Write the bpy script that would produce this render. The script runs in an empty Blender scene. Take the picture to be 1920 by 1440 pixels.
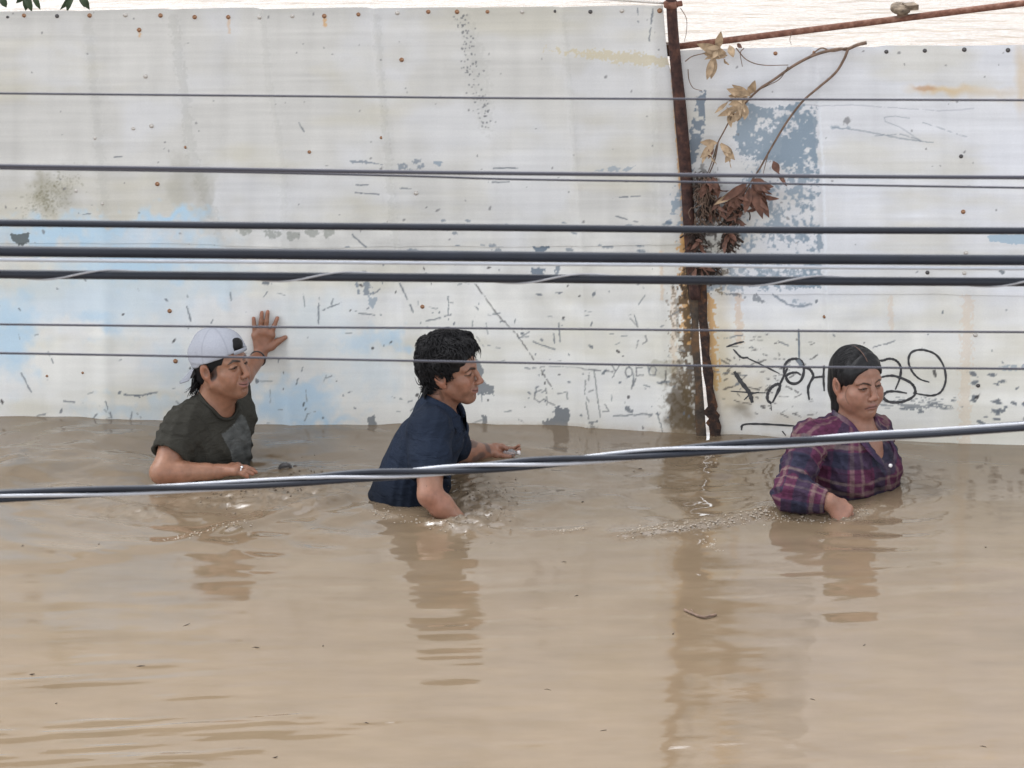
import bpy, math, random
import numpy as np
from mathutils import Vector, Matrix

random.seed(7)
RNG = np.random.default_rng(11)
scene = bpy.context.scene
R_ = math.radians

# ------------------------------------------------------------------ camera
PITCH, DIST, HFOV = 19.0, 16.0, 13.05
TARGET = Vector((0.0, 0.0, 0.171))
CAM = TARGET - DIST * Vector((0, math.cos(R_(PITCH)), -math.sin(R_(PITCH))))
cam_d = bpy.data.cameras.new('camera')
cam = bpy.data.objects.new('camera', cam_d)
scene.collection.objects.link(cam)
cam_d.sensor_width = 36.0
cam_d.sensor_fit = 'HORIZONTAL'
cam_d.lens = 18.0 / math.tan(R_(HFOV / 2))
cam_d.clip_start, cam_d.clip_end = 0.1, 3000.0
cam.location = CAM
cam.rotation_euler = (R_(90 - PITCH), 0, 0)
scene.camera = cam
cam_d.dof.use_dof = True
cam_d.dof.focus_distance = 15.7
cam_d.dof.aperture_fstop = 18.0

# ------------------------------------------------------------------ sky, sun, exposure
SUN_EL, SUN_ROT = R_(52), R_(-50)
world = bpy.data.worlds.new('World')
scene.world = world
world.use_nodes = True
wn, wl = world.node_tree.nodes, world.node_tree.links
wn.clear()
w_out = wn.new('ShaderNodeOutputWorld')
w_bg = wn.new('ShaderNodeBackground')
w_hs = wn.new('ShaderNodeHueSaturation')
w_sky = wn.new('ShaderNodeTexSky')
w_sky.sky_type = 'NISHITA'
w_sky.sun_disc = False
w_sky.sun_elevation = SUN_EL
w_sky.sun_rotation = SUN_ROT
w_sky.air_density = 1.0
w_sky.dust_density = 2.0
w_sky.ozone_density = 1.0
w_hs.inputs['Saturation'].default_value = 0.03
w_bg.inputs['Strength'].default_value = 0.15
wl.new(w_sky.outputs[0], w_hs.inputs['Color'])
w_tint = wn.new('ShaderNodeMix')
w_tint.data_type = 'RGBA'
w_tint.blend_type = 'MULTIPLY'
w_tint.inputs['Factor'].default_value = 1.0
w_tint.inputs['B'].default_value = (0.965, 0.992, 1.04, 1.0)      # cool overcast
wl.new(w_hs.outputs[0], w_tint.inputs['A'])
wl.new(w_tint.outputs['Result'], w_bg.inputs['Color'])
wl.new(w_bg.outputs[0], w_out.inputs['Surface'])

sun_d = bpy.data.lights.new('sun', 'SUN')
sun_d.energy = 1.2
sun_d.angle = R_(40)
sun_d.color = (1.0, 0.99, 0.98)
sun = bpy.data.objects.new('sun', sun_d)
scene.collection.objects.link(sun)
_sd = Vector((math.sin(SUN_ROT) * math.cos(SUN_EL), math.cos(SUN_ROT) * math.cos(SUN_EL), math.sin(SUN_EL)))
sun.rotation_euler = _sd.to_track_quat('Z', 'Y').to_euler()

scene.view_settings.view_transform = 'Standard'
scene.view_settings.look = 'None'
scene.view_settings.gamma = 1.0
scene.view_settings.use_curve_mapping = False
scene.view_settings.exposure = 1.59

# ------------------------------------------------------------------ geometry of the view
_cp, _sp = math.cos(R_(PITCH)), math.sin(R_(PITCH))
FPX = 960.0 / math.tan(R_(HFOV / 2))
AX = Vector((1, 0, 0)); AU = Vector((0, _sp, _cp)); AF = Vector((0, _cp, -_sp))

def ray(px, py):
    return AF + AX * ((px - 960) / FPX) + AU * ((720 - py) / FPX)

def W(px, py, y):
    """point at depth y (metres towards the wall) seen at that spot of the photograph"""
    d = ray(px, py)
    return CAM + d * ((y - CAM.y) / d.y)

def WZ(px, py, z=0.0):
    d = ray(px, py)
    return CAM + d * ((z - CAM.z) / d.z)

def to_px(V):
    V = np.asarray(V, dtype=np.float64)
    q = V - np.array(CAM)
    f = q @ np.array(AF)
    return 960 + FPX * (q @ np.array(AX)) / f, 720 - FPX * (q @ np.array(AU)) / f

# wall planes: y = y0 - tan(a) (x - x0)
TL, TR = math.tan(R_(3.5)), math.tan(R_(6.5))
XP = W(1310, 700, 0).x
def wall_y(x):
    return np.where(np.asarray(x) < XP, -TL * np.asarray(x), -TL * XP - TR * (np.asarray(x) - XP))

def WALL(px, py, off=0.0):
    """point on the wall face, off metres in front of it"""
    y = 0.0
    for _ in range(6):
        p = W(px, py, y - off)
        y = float(wall_y(p.x))
    return W(px, py, y - off)

# ------------------------------------------------------------------ small helpers
def obj(name, mesh, mat=None, parent=None):
    o = bpy.data.objects.new(name, mesh)
    scene.collection.objects.link(o)
    if mat is not None:
        mesh.materials.append(mat)
    if parent is not None:
        o.parent = parent
        o.matrix_parent_inverse = Matrix.Translation(-parent.location)
    return o

def tag(o, label=None, cat=None, group=None, kind=None):
    if label: o['label'] = label
    if cat: o['category'] = cat
    if group: o['group'] = group
    if kind: o['kind'] = kind
    return o

def empty(name, loc, label, cat, group=None):
    o = bpy.data.objects.new(name, None)
    scene.collection.objects.link(o)
    o.location = loc
    o.empty_display_size = 0.1
    return tag(o, label, cat, group)

def mesh_np(name, V, F, cols=None, smooth=True, extra=None):
    V = np.ascontiguousarray(V, dtype=np.float32)
    F = np.ascontiguousarray(F, dtype=np.int32)
    n, k = F.shape
    me = bpy.data.meshes.new(name)
    me.vertices.add(len(V)); me.vertices.foreach_set('co', V.ravel())
    me.loops.add(n * k); me.loops.foreach_set('vertex_index', F.ravel())
    me.polygons.add(n)
    me.polygons.foreach_set('loop_start', np.arange(0, n * k, k, dtype=np.int32))
    me.polygons.foreach_set('loop_total', np.full(n, k, dtype=np.int32))
    me.update(calc_edges=True)
    if smooth:
        me.polygons.foreach_set('use_smooth', np.ones(n, dtype=bool))
    if cols is not None:
        a = me.color_attributes.new('Col', 'FLOAT_COLOR', 'POINT')
        c = np.ones((len(V), 4), dtype=np.float32); c[:, :3] = cols
        a.data.foreach_set('color', c.ravel())
    for key, val in (extra or {}).items():
        a = me.attributes.new(key, 'FLOAT', 'POINT')
        a.data.foreach_set('value', np.ascontiguousarray(val, dtype=np.float32))
    me.validate()
    return me

class MB:
    """collects simple shapes, builds one mesh"""
    def __init__(s): s.v = []; s.f = []
    def add(s, V, F):
        b = len(s.v)
        s.v += [tuple(p) for p in V]; s.f += [tuple(i + b for i in f) for f in F]
    def tube(s, pts, rad, n=8, cap=True):
        pts = [Vector(p) for p in pts]
        if not hasattr(rad, '__len__'): rad = [rad] * len(pts)
        V = []; F = []
        up = Vector((0, 0, 1))
        t0 = (pts[1] - pts[0]).normalized()
        if abs(t0.dot(up)) > .9: up = Vector((0, 1, 0))
        a = t0.cross(up).normalized()
        for i, p in enumerate(pts):
            t = (pts[min(i + 1, len(pts) - 1)] - pts[max(i - 1, 0)]).normalized()
            a = (a - t * a.dot(t)).normalized(); b = t.cross(a)
            for k in range(n):
                th = 2 * math.pi * k / n
                V.append(p + (a * math.cos(th) + b * math.sin(th)) * rad[i])
        for i in range(len(pts) - 1):
            for k in range(n):
                F.append((i * n + k, i * n + (k + 1) % n, (i + 1) * n + (k + 1) % n, (i + 1) * n + k))
        if cap:
            F.append(tuple(range(n - 1, -1, -1))); F.append(tuple((len(pts) - 1) * n + k for k in range(n)))
        s.add(V, F)
    def box(s, c, half, rot=None):
        c = Vector(c); V = []
        for dx in (-1, 1):
            for dy in (-1, 1):
                for dz in (-1, 1):
                    q = Vector((dx * half[0], dy * half[1], dz * half[2]))
                    V.append(c + (rot @ q if rot else q))
        s.add(V, [(0, 1, 3, 2), (4, 6, 7, 5), (0, 4, 5, 1), (2, 3, 7, 6), (0, 2, 6, 4), (1, 5, 7, 3)])
    def lathe(s, c, axis, prof, n=12):
        """prof: (radius, height) along axis"""
        c = Vector(c); axis = Vector(axis).normalized()
        a = axis.orthogonal().normalized(); b = axis.cross(a)
        V = []; F = []
        for r, h in prof:
            for k in range(n):
                th = 2 * math.pi * k / n
                V.append(c + axis * h + (a * math.cos(th) + b * math.sin(th)) * r)
        for i in range(len(prof) - 1):
            for k in range(n):
                F.append((i * n + k, i * n + (k + 1) % n, (i + 1) * n + (k + 1) % n, (i + 1) * n + k))
        F.append(tuple(range(n - 1, -1, -1))); F.append(tuple((len(prof) - 1) * n + k for k in range(n)))
        s.add(V, F)
    def mesh(s, name, smooth=True):
        me = bpy.data.meshes.new(name)
        me.from_pydata(s.v, [], s.f); me.update()
        if smooth:
            me.polygons.foreach_set('use_smooth', np.ones(len(me.polygons), dtype=bool))
        return me
    def build(s, name, mat=None, parent=None, smooth=True):
        return obj(name, s.mesh(name, smooth), mat, parent)

def spline(pts, n=8):
    """Catmull-Rom through points"""
    P = [Vector(p) for p in pts]
    P = [P[0] * 2 - P[1]] + P + [P[-1] * 2 - P[-2]]
    out = []
    for i in range(1, len(P) - 2):
        for k in range(n):
            t = k / n
            out.append(0.5 * ((2 * P[i]) + (-P[i - 1] + P[i + 1]) * t + (2 * P[i - 1] - 5 * P[i] + 4 * P[i + 1] - P[i + 2]) * t * t
                              + (-P[i - 1] + 3 * P[i] - 3 * P[i + 1] + P[i + 2]) * t ** 3))
    out.append(P[-2])
    return out

# value noise in numpy -------------------------------------------------------
_LAT = RNG.random((256, 256)).astype(np.float32)
def vnoise(x, y, seed=0):
    x = np.asarray(x, dtype=np.float32) + seed * 17.31; y = np.asarray(y, dtype=np.float32) + seed * 7.77
    xi = np.floor(x); yi = np.floor(y)
    fx = x - xi; fy = y - yi
    fx = fx * fx * (3 - 2 * fx); fy = fy * fy * (3 - 2 * fy)
    xi = xi.astype(np.int64); yi = yi.astype(np.int64)
    a = _LAT[xi & 255, yi & 255]; b = _LAT[(xi + 1) & 255, yi & 255]
    c = _LAT[xi & 255, (yi + 1) & 255]; d = _LAT[(xi + 1) & 255, (yi + 1) & 255]
    return (a * (1 - fx) + b * fx) * (1 - fy) + (c * (1 - fx) + d * fx) * fy
def fbm(x, y, oct=4, seed=0, gain=.5):
    s = 0; a = 1; n = 0
    for i in range(oct):
        s = s + a * vnoise(x * 2 ** i, y * 2 ** i, seed + i * 3); n += a; a *= gain
    return s / n
def sstep(a, b, x):
    t = np.clip((x - a) / (b - a), 0, 1); return t * t * (3 - 2 * t)
def srgb(r, g, b):
    return np.array([((c / 255) / 12.92 if c / 255 <= .04045 else ((c / 255 + .055) / 1.055) ** 2.4) for c in (r, g, b)], dtype=np.float32)

# ------------------------------------------------------------------ materials
def mat(name, color=(.5, .5, .5), rough=.6, metal=0.0, spec=.5, attr=False, grain=0.0, gscale=60.0, bump=0.0, bscale=80.0, ior=None, sss=0.0, trans=0.0, stretch=None, coat=0.0, wrinkle=0.0):
    m = bpy.data.materials.new(name); m.use_nodes = True
    nt = m.node_tree; N = nt.nodes; L = nt.links
    p = N['Principled BSDF']
    p.inputs['Roughness'].default_value = rough
    p.inputs['Metallic'].default_value = metal
    p.inputs['Specular IOR Level'].default_value = spec
    if ior: p.inputs['IOR'].default_value = ior
    if trans: p.inputs['Transmission Weight'].default_value = trans
    if coat: p.inputs['Coat Weight'].default_value = coat
    if sss:
        p.inputs['Subsurface Weight'].default_value = sss
        p.inputs['Subsurface Radius'].default_value = (.012, .005, .003)
        p.inputs['Subsurface Scale'].default_value = .5
    tc = N.new('ShaderNodeTexCoord')
    src = tc.outputs['Object']
    if stretch:
        mp = N.new('ShaderNodeMapping'); mp.inputs['Scale'].default_value = stretch
        L.new(src, mp.inputs['Vector']); src = mp.outputs[0]
    if attr:
        a = N.new('ShaderNodeAttribute'); a.attribute_name = 'Col'; col = a.outputs['Color']
    else:
        a = N.new('ShaderNodeRGB'); a.outputs[0].default_value = (*color, 1); col = a.outputs[0]
    if grain:
        nz = N.new('ShaderNodeTexNoise'); nz.inputs['Scale'].default_value = gscale; nz.inputs['Detail'].default_value = 5
        L.new(src, nz.inputs['Vector'])
        mr = N.new('ShaderNodeMapRange'); mr.inputs['From Min'].default_value = .3; mr.inputs['From Max'].default_value = .7
        mr.inputs['To Min'].default_value = 1 - grain; mr.inputs['To Max'].default_value = 1 + grain
        L.new(nz.outputs['Fac'], mr.inputs['Value'])
        mx = N.new('ShaderNodeMix'); mx.data_type = 'RGBA'; mx.blend_type = 'MULTIPLY'; mx.inputs['Factor'].default_value = 1
        L.new(col, mx.inputs['A']); L.new(mr.outputs[0], mx.inputs['B']); col = mx.outputs['Result']
    L.new(col, p.inputs['Base Color'])
    if bump and wrinkle:
        nw = N.new('ShaderNodeTexNoise'); nw.inputs['Scale'].default_value = wrinkle; nw.inputs['Detail'].default_value = 3; nw.inputs['Distortion'].default_value = 1.2
        mw_ = N.new('ShaderNodeMapping'); mw_.inputs['Rotation'].default_value = (.3, .6, .5); mw_.inputs['Scale'].default_value = (1, 1, 2.6)
        L.new(tc.outputs['Object'], mw_.inputs['Vector']); L.new(mw_.outputs[0], nw.inputs['Vector'])
        bw = N.new('ShaderNodeBump'); bw.inputs['Strength'].default_value = .8; bw.inputs['Distance'].default_value = .012
        L.new(nw.outputs['Fac'], bw.inputs['Height'])
    if bump:
        nb = N.new('ShaderNodeTexNoise'); nb.inputs['Scale'].default_value = bscale; nb.inputs['Detail'].default_value = 4
        L.new(src, nb.inputs['Vector'])
        bp = N.new('ShaderNodeBump'); bp.inputs['Strength'].default_value = bump; bp.inputs['Distance'].default_value = .004
        L.new(nb.outputs['Fac'], bp.inputs['Height']); L.new(bp.outputs[0], p.inputs['Normal'])
        if wrinkle: L.new(bw.outputs[0], bp.inputs['Normal'])
    return m

def rust_mat(name, c1, c2, c3, rough=.85, scale=30):
    m = mat(name, c1, rough, spec=.3, bump=.6, bscale=120)
    N = m.node_tree.nodes; L = m.node_tree.links; p = N['Principled BSDF']
    tc = N.new('ShaderNodeTexCoord')
    nz = N.new('ShaderNodeTexNoise'); nz.inputs['Scale'].default_value = scale; nz.inputs['Detail'].default_value = 8; nz.inputs['Roughness'].default_value = .65
    L.new(tc.outputs['Object'], nz.inputs['Vector'])
    cr = N.new('ShaderNodeValToRGB')
    e = cr.color_ramp.elements
    e[0].position = .35; e[0].color = (*c1, 1); e[1].position = .68; e[1].color = (*c3, 1)
    k = e.new(.5); k.color = (*c2, 1)
    L.new(nz.outputs['Fac'], cr.inputs['Fac']); L.new(cr.outputs[0], p.inputs['Base Color'])
    return m

M = {}
M['paint'] = mat('old_white_paint', attr=True, rough=.5, spec=.25, grain=.035, gscale=260, bump=.05, bscale=90)
M['skin'] = mat('skin', attr=True, rough=.42, spec=.42, grain=.10, gscale=70, bump=.16, bscale=260, sss=.12)
M['cloth'] = mat('wet_cloth', attr=True, wrinkle=13, rough=.8, spec=.12, grain=.12, gscale=220, bump=.25, bscale=420)
M['cap'] = mat('cap_cotton', attr=True, rough=.85, spec=.15, grain=.05, gscale=160, bump=.2, bscale=380)
M['hair'] = mat('black_hair', (.0075, .007, .0078), rough=.55, spec=.22, grain=.3, gscale=200, bump=.35, bscale=160)
M['hair_wet'] = mat('wet_black_hair', (.008, .0075, .0085), rough=.42, spec=.28, bump=.5, bscale=60, stretch=(1, 6, 1.2))
M['eye'] = mat('eye_white', attr=True, rough=.2)
M['rust_post'] = rust_mat('rusty_brown_steel', (.028, .016, .015), (.055, .028, .024), (.11, .052, .036))
M['rust_pipe'] = rust_mat('rusty_red_pipe', (.10, .045, .032), (.17, .075, .050), (.26, .15, .11), scale=45)
M['weathered'] = rust_mat('weathered_steel', (.026, .021, .019), (.070, .055, .043), (.17, .095, .048), scale=13)
M['dark_rust'] = rust_mat('dark_rust', (.018, .013, .012), (.042, .026, .021), (.13, .06, .03), scale=35)
M['bolt_rust'] = rust_mat('rusty_screw', (.16, .075, .04), (.30, .16, .09), (.45, .30, .20), scale=160)
M['bolt_dark'] = mat('dark_screw', (.085, .08, .08), .6, .3)
M['bolt_pale'] = mat('painted_screw', (.50, .47, .43), .55, grain=.2, gscale=200)
M['rubber'] = mat('black_cable_sheath', (.008, .011, .020), .48, spec=.4, grain=.25, gscale=14, bump=.05, bscale=60)
M['wire'] = mat('thin_dark_wire', (.05, .05, .065), .5, spec=.4)
M['alu'] = mat('bare_aluminium_strand', (.40, .41, .44), .6, .3, bump=.5, bscale=240, stretch=(.15, 1, 1))  # pale strands that stand for sky highlights on the black cable
M['silver'] = mat('galvanised_messenger', (.40, .42, .46), .5, .35, bump=.5, bscale=220, stretch=(.15, 1, 1))
M['lash'] = mat('pale_lashing_strip', (.31, .31, .33), .5)
M['graffiti'] = mat('black_spray_paint', (.052, .052, .056), .6, grain=.4, gscale=60)
M['stem'] = mat('dry_vine_stem', (.16, .105, .075), .85, grain=.4, gscale=60, bump=.5, bscale=150)
M['leaf_tan'] = mat('dry_tan_leaf', (.38, .275, .175), .8, grain=.35, gscale=50, bump=.4, bscale=90)
M['leaf_brown'] = mat('dry_brown_leaf', (.12, .055, .036), .75, grain=.45, gscale=50, bump=.4, bscale=90)
M['root'] = mat('dry_root_mat', (.045, .029, .022), .9, grain=.5, gscale=60)
M['leaf_green'] = mat('green_leaf', (.050, .075, .035), .5, grain=.3, gscale=30)
M['bark'] = mat('bark', (.09, .065, .048), .9, grain=.4, gscale=20, bump=.8, bscale=40)
M['black_tex'] = mat('black_band', (.012, .012, .014), .6)
M['steel_ring'] = mat('silver_ring', (.7, .7, .72), .2, 1.0)
M['plastic'] = mat('clear_plastic', (.92, .94, .97), .08, ior=1.45, trans=.85)
M['button'] = mat('white_button', (.75, .72, .72), .3)
M['block'] = rust_mat('old_brown_block', (.06, .045, .032), (.16, .12, .085), (.30, .24, .17), scale=40)

# ------------------------------------------------------------------ the sheet-metal fence
def interp(y, pts):
    p = sorted(pts, key=lambda q: q[0])
    return np.interp(y, [q[0] for q in p], [q[1] for q in p])

CREAM = np.array((.770, .765, .725)); GREYW = np.array((.582, .578, .555)); COOLW = np.array((.660, .675, .705))
PEEL = srgb(136, 152, 166); PEELD = srgb(108, 122, 136); CHIP = srgb(104, 112, 120); DARK = srgb(50, 48, 50)
BLUE = srgb(172, 205, 228); RUST = srgb(176, 122, 72); RUSTL = srgb(205, 180, 135); GRIME = srgb(140, 135, 112); SOIL = srgb(92, 78, 58)

class Paint:
    """albedo of an old painted sheet: marks sit on the sheet at their own places"""
    def __init__(s, px, py):
        s.x = px.astype(np.float32); s.y = py.astype(np.float32)
        n = len(px); s.c = np.zeros((n, 3), np.float32)
        s.n1 = fbm(s.x / 46, s.y / 46, 5, 1); s.n4 = .55 * fbm(s.x / 34, s.y / 40, 6, 17, .62) + .45 * fbm(s.x / 7, s.y / 7, 3, 18, .6); s.n2 = fbm(s.x / 9, s.y / 9, 3, 2); s.n3 = fbm(s.x / 4.2, s.y / 4.2, 2, 5)
        s.wx = (fbm(s.x / 22, s.y / 22, 3, 8) - .5); s.wy = (fbm(s.x / 22, s.y / 22, 3, 9) - .5)
    def mix(s, m, col, idx=None):
        if idx is None: s.c += (np.asarray(col, np.float32) - s.c) * m[:, None]
        else: s.c[idx] += (np.asarray(col, np.float32) - s.c[idx]) * m[:, None]
    def box(s, x0, y0, x1, y1):
        return np.nonzero((s.x > x0) & (s.x < x1) & (s.y > y0) & (s.y < y1))[0]
    def blob(s, cx, cy, rx, ry, col, a=1.0, thr=None, soft=.5, noise='n1', warp=60):
        w = warp
        i = s.box(cx - rx * 1.7 - w, cy - ry * 1.7 - w, cx + rx * 1.7 + w, cy + ry * 1.7 + w)
        if not len(i): return
        d = np.hypot((s.x[i] + s.wx[i] * w - cx) / rx, (s.y[i] + s.wy[i] * w - cy) / ry)
        m = 1 - sstep(1 - soft, 1 + soft * .6, d)
        if thr is not None:
            n = getattr(s, noise)[i]
            m = sstep(thr - .13, thr + .13, n * .75 + m * .5 - .12) * np.minimum(1, m * 2.5)
        s.mix(m * a, col, i)
    def stroke(s, pts, w, col, a=1.0, broken=0.0, taper=False, rough=.6):
        pts = np.array(pts, np.float32)
        x0, y0 = pts.min(0) - w * 2 - 3; x1, y1 = pts.max(0) + w * 2 + 3
        i = s.box(x0, y0, x1, y1)
        if not len(i): return
        X = s.x[i] + (s.n3[i] - .5) * w * rough * 2; Y = s.y[i] + (s.n2[i] - .5) * w * rough * 2
        best = np.full(len(i), 1e9, np.float32)
        L = len(pts) - 1
        for k in range(L):
            a0, b0 = pts[k], pts[k + 1]
            d = b0 - a0; q = max(float(d @ d), 1e-6)
            t = np.clip(((X - a0[0]) * d[0] + (Y - a0[1]) * d[1]) / q, 0, 1)
            dd = np.hypot(X - a0[0] - t * d[0], Y - a0[1] - t * d[1])
            if taper:
                tt = (k + t) / L
                dd = dd + w * .5 * (2 * tt - 1) ** 2
            best = np.minimum(best, dd)
        m = 1 - sstep(w * .5 - .9, w * .5 + .9, best)
        if broken: m = m * sstep(broken - .06, broken + .06, fbm(s.x[i] / 7, s.y[i] / 7, 2, 21))
        s.mix(m * a, col, i)
    def chip(s, cx, cy, r, col=None, ar=1.0, ang=0.0, a=.9):
        col = CHIP if col is None else col
        i = s.box(cx - r * 2 * max(ar, 1) - 2, cy - r * 2 * max(ar, 1) - 2, cx + r * 2 * max(ar, 1) + 2, cy + r * 2 * max(ar, 1) + 2)
        if not len(i): return
        dx, dy = s.x[i] - cx, s.y[i] - cy
        u = (dx * math.cos(ang) + dy * math.sin(ang)) / ar; v = -dx * math.sin(ang) + dy * math.cos(ang)
        d = np.hypot(u, v) + (s.n3[i] - .5) * r * 1.5
        s.mix((1 - sstep(r * .75, r * 1.1 + .6, d)) * a, col, i)
    def poly(s, pts, col, a=1.0, thr=None, wob=6.0, noise='n2'):
        pts = np.array(pts, np.float32)
        i = s.box(*(pts.min(0) - wob * 2), *(pts.max(0) + wob * 2))
        if not len(i): return
        X = s.x[i] + (s.n2[i] - .5) * 2 * wob; Y = s.y[i] + (s.n3[i] - .5) * 2 * wob
        ins = np.zeros(len(i), bool)
        for k in range(len(pts)):
            (xa, ya), (xb, yb) = pts[k], pts[k - 1]
            c = (ya > Y) != (yb > Y)
            ins ^= c & (X < (xb - xa) * (Y - ya) / (yb - ya + 1e-9) + xa)
        m = ins.astype(np.float32)
        if thr is not None: m *= sstep(thr - .04, thr + .04, getattr(s, noise)[i])
        s.mix(m * a, col, i)

def paint_fence(px, py):
    P = Paint(px, py)
    x, y = P.x, P.y
    low = sstep(380, 640, y + (P.n1 - .5) * 160)[:, None]; right = sstep(1290, 1420, x)[:, None]
    base = GREYW * (1 - low) + CREAM * low
    lowr = sstep(520, 640, y + (P.n1 - .5) * 80)[:, None]
    base = base * (1 - right) + (COOLW * (1 - lowr) + CREAM * 1.02 * lowr) * right
    P.c[:] = base
    streak = fbm(x / 190, y / 5.5, 4, 3) - .5            # brushed, mostly level streaks
    streak2 = fbm(x / 500, y / 17, 3, 4) - .5
    vert = fbm(x / 26, y / 260, 3, 6) - .5
    P.c *= (1 + .19 * streak * (1 - .5 * low[:, 0]) + .15 * streak2 + .14 * vert + .12 * (P.n1 - .5))[:, None]
    P.mix(np.clip((fbm(x / 210, y / 60, 4, 12) - .50) * 1.6, 0, .35), srgb(196, 190, 166))
    P.mix(np.clip((fbm(x / 150, y / 110, 4, 14) - .52) * 1.5, 0, .25), srgb(222, 226, 236))
    # greyer along the top edge and down the creases
    P.mix(.30 * sstep(60, 14, y) * (x < 1290) * P.n1, srgb(150, 150, 146))
    for pts, w, a in (([(165, 30), (178, 180), (196, 400)], 16, .10), ([(325, 30), (345, 170), (362, 300), (412, 440)], 18, .16),
                      ([(492, 30), (505, 160), (530, 300), (533, 470)], 12, .10), ([(705, 30), (716, 170), (728, 300), (742, 460)], 12, .14),
                      ([(870, 40), (900, 120), (912, 240)], 26, .12), ([(1056, 30), (1068, 160), (1082, 330)], 9, .10), ([(1225, 110), (1230, 400)], 10, .10)):
        P.stroke(pts, w, srgb(140, 142, 134), a)
    # mould and stains
    P.blob(100, 365, 46, 40, GRIME, .38, warp=110, soft=1.0); P.blob(80, 350, 14, 40, GRIME, .4, warp=40, soft=1.0); 
    for k in range(420):
        cx = 92 + RNG.normal() * 24; cy = 368 + RNG.normal() * 20 - (cx - 92) * .5
        P.chip(cx, cy, .7 + RNG.random() * 1.3, srgb(128, 126, 106), a=.30)
    P.blob(345, 340, 34, 60, GRIME, .30, warp=40); P.blob(385, 365, 22, 70, GRIME, .28, warp=40)
    P.poly([(1010, 92), (1080, 94), (1190, 98), (1265, 112), (1262, 124), (1160, 118), (1090, 103)], srgb(196, 182, 140), .55, wob=9)
    P.blob(1770, 168, 60, 9, RUSTL, .75, warp=18, soft=.9); P.blob(1735, 166, 20, 5, RUST, .5, warp=10)
    P.blob(1850, 175, 90, 12, RUSTL, .35, warp=20, soft=.9); P.blob(1915, 140, 12, 70, RUSTL, .5, warp=14, soft=.9)
    for k in range(230):                                   # scattered speckles on the crease near the middle
        t = RNG.random(); cx = 862 + 48 * t + RNG.normal() * 9; cy = 25 + 215 * t
        if RNG.random() < .55: P.chip(cx, cy, .9 + RNG.random() * 1.0, srgb(105, 108, 112), a=.75)
    # light blue sprayed clouds
    for b in ((120, 440, 150, 30, .8), (330, 412, 70, 18, .85), (215, 495, 110, 34, .7), (330, 480, 100, 40, .65), (20, 630, 48, 88, .75), (90, 560, 120, 60, .35),
              (260, 560, 120, 70, .40), (420, 530, 60, 40, .4), (180, 600, 40, 20, .5), (560, 745, 80, 40, .70), (600, 790, 70, 22, .75), (500, 770, 50, 40, .4),
              (690, 640, 60, 22, .5), (740, 640, 26, 16, .5), (330, 690, 60, 50, .30), (600, 610, 90, 70, .22), (700, 700, 60, 50, .25), (240, 770, 120, 20, .35), (230, 420, 60, 14, .6)):
        P.blob(*b[:4], BLUE, b[4], warp=70, soft=.8)
    # rust runs beside the post
    for pts, w, a in (([(1281, 450), (1283, 560), (1289, 640)], 18, .85), ([(1290, 540), (1291, 640)], 7, .8), ([(1262, 540), (1263, 700)], 10, .25), ([(1240, 470), (1242, 560)], 6, .3),
                      ([(1385, 555), (1387, 640)], 12, .35), ([(1815, 560), (1812, 660), (1808, 830)], 20, .20), ([(1670, 560), (1672, 620)], 8, .2), ([(1330, 560), (1335, 640), (1341, 720)], 16, .85),
                      ([(609, 34), (610, 50)], 6, .7), ([(429, 36), (430, 60)], 5, .4), ([(260, 56), (262, 68)], 5, .6), ([(1253, 60), (1262, 160), (1272, 300), (1282, 460)], 4, .8)):
        P.stroke(pts, w, srgb(205, 158, 96), a)
    # grime around the foot of the post
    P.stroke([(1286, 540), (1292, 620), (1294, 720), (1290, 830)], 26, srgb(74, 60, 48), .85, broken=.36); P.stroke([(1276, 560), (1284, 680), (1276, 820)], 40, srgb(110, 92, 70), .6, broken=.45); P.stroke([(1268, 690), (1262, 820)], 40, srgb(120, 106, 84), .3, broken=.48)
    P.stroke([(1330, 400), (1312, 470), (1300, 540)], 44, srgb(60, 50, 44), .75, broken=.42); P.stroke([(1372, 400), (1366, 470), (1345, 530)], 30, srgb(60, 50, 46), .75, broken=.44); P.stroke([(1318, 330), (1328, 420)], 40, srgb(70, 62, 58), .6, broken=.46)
    P.blob(1280, 765, 32, 74, SOIL, .8, thr=.56, warp=40, noise='n4'); P.blob(1280, 790, 30, 60, SOIL, .6, warp=30); P.blob(1250, 690, 34, 18, GRIME, .4, thr=.52, warp=30)
    P.blob(1375, 740, 60, 60, srgb(190, 165, 110), .45, warp=50, soft=.9); P.blob(1390, 770, 26, 18, SOIL, .55, warp=30, soft=.9); P.blob(1480, 790, 50, 14, srgb(180, 160, 120), .35, warp=30, soft=.9)
    P.blob(1355, 640, 18, 140, srgb(200, 175, 120), .35, warp=20, soft=.9)
    # grey-blue under-paint where the coat has flaked off
    P.poly([(1400, 188), (1430, 205), (1470, 200), (1520, 190), (1528, 260), (1535, 330), (1528, 350), (1440, 300), (1400, 300), (1376, 262), (1384, 215)], PEEL, .92, thr=.42, noise='n4')
    P.poly([(1380, 270), (1460, 290), (1530, 300), (1535, 540), (1395, 540), (1386, 380), (1392, 320)], PEEL, .85, thr=.545, noise='n4')
    P.poly([(1470, 200), (1530, 190), (1535, 330), (1465, 310)], PEEL, .9, thr=.45, noise='n4')
    P.poly([(1500, 370), (1536, 360), (1542, 540), (1500, 540)], PEEL, .85, thr=.50, noise='n4')
    P.poly([(1310, 172), (1324, 170), (1322, 235), (1312, 280), (1296, 330), (1294, 240)], PEELD, .9, thr=.36)
    P.poly([(1252, 352), (1284, 345), (1286, 425), (1250, 420), (1262, 385)], PEEL, .85, thr=.45)
    P.poly([(1296, 480), (1420, 480), (1500, 545), (1300, 545)], PEEL, .7, thr=.5)
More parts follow.
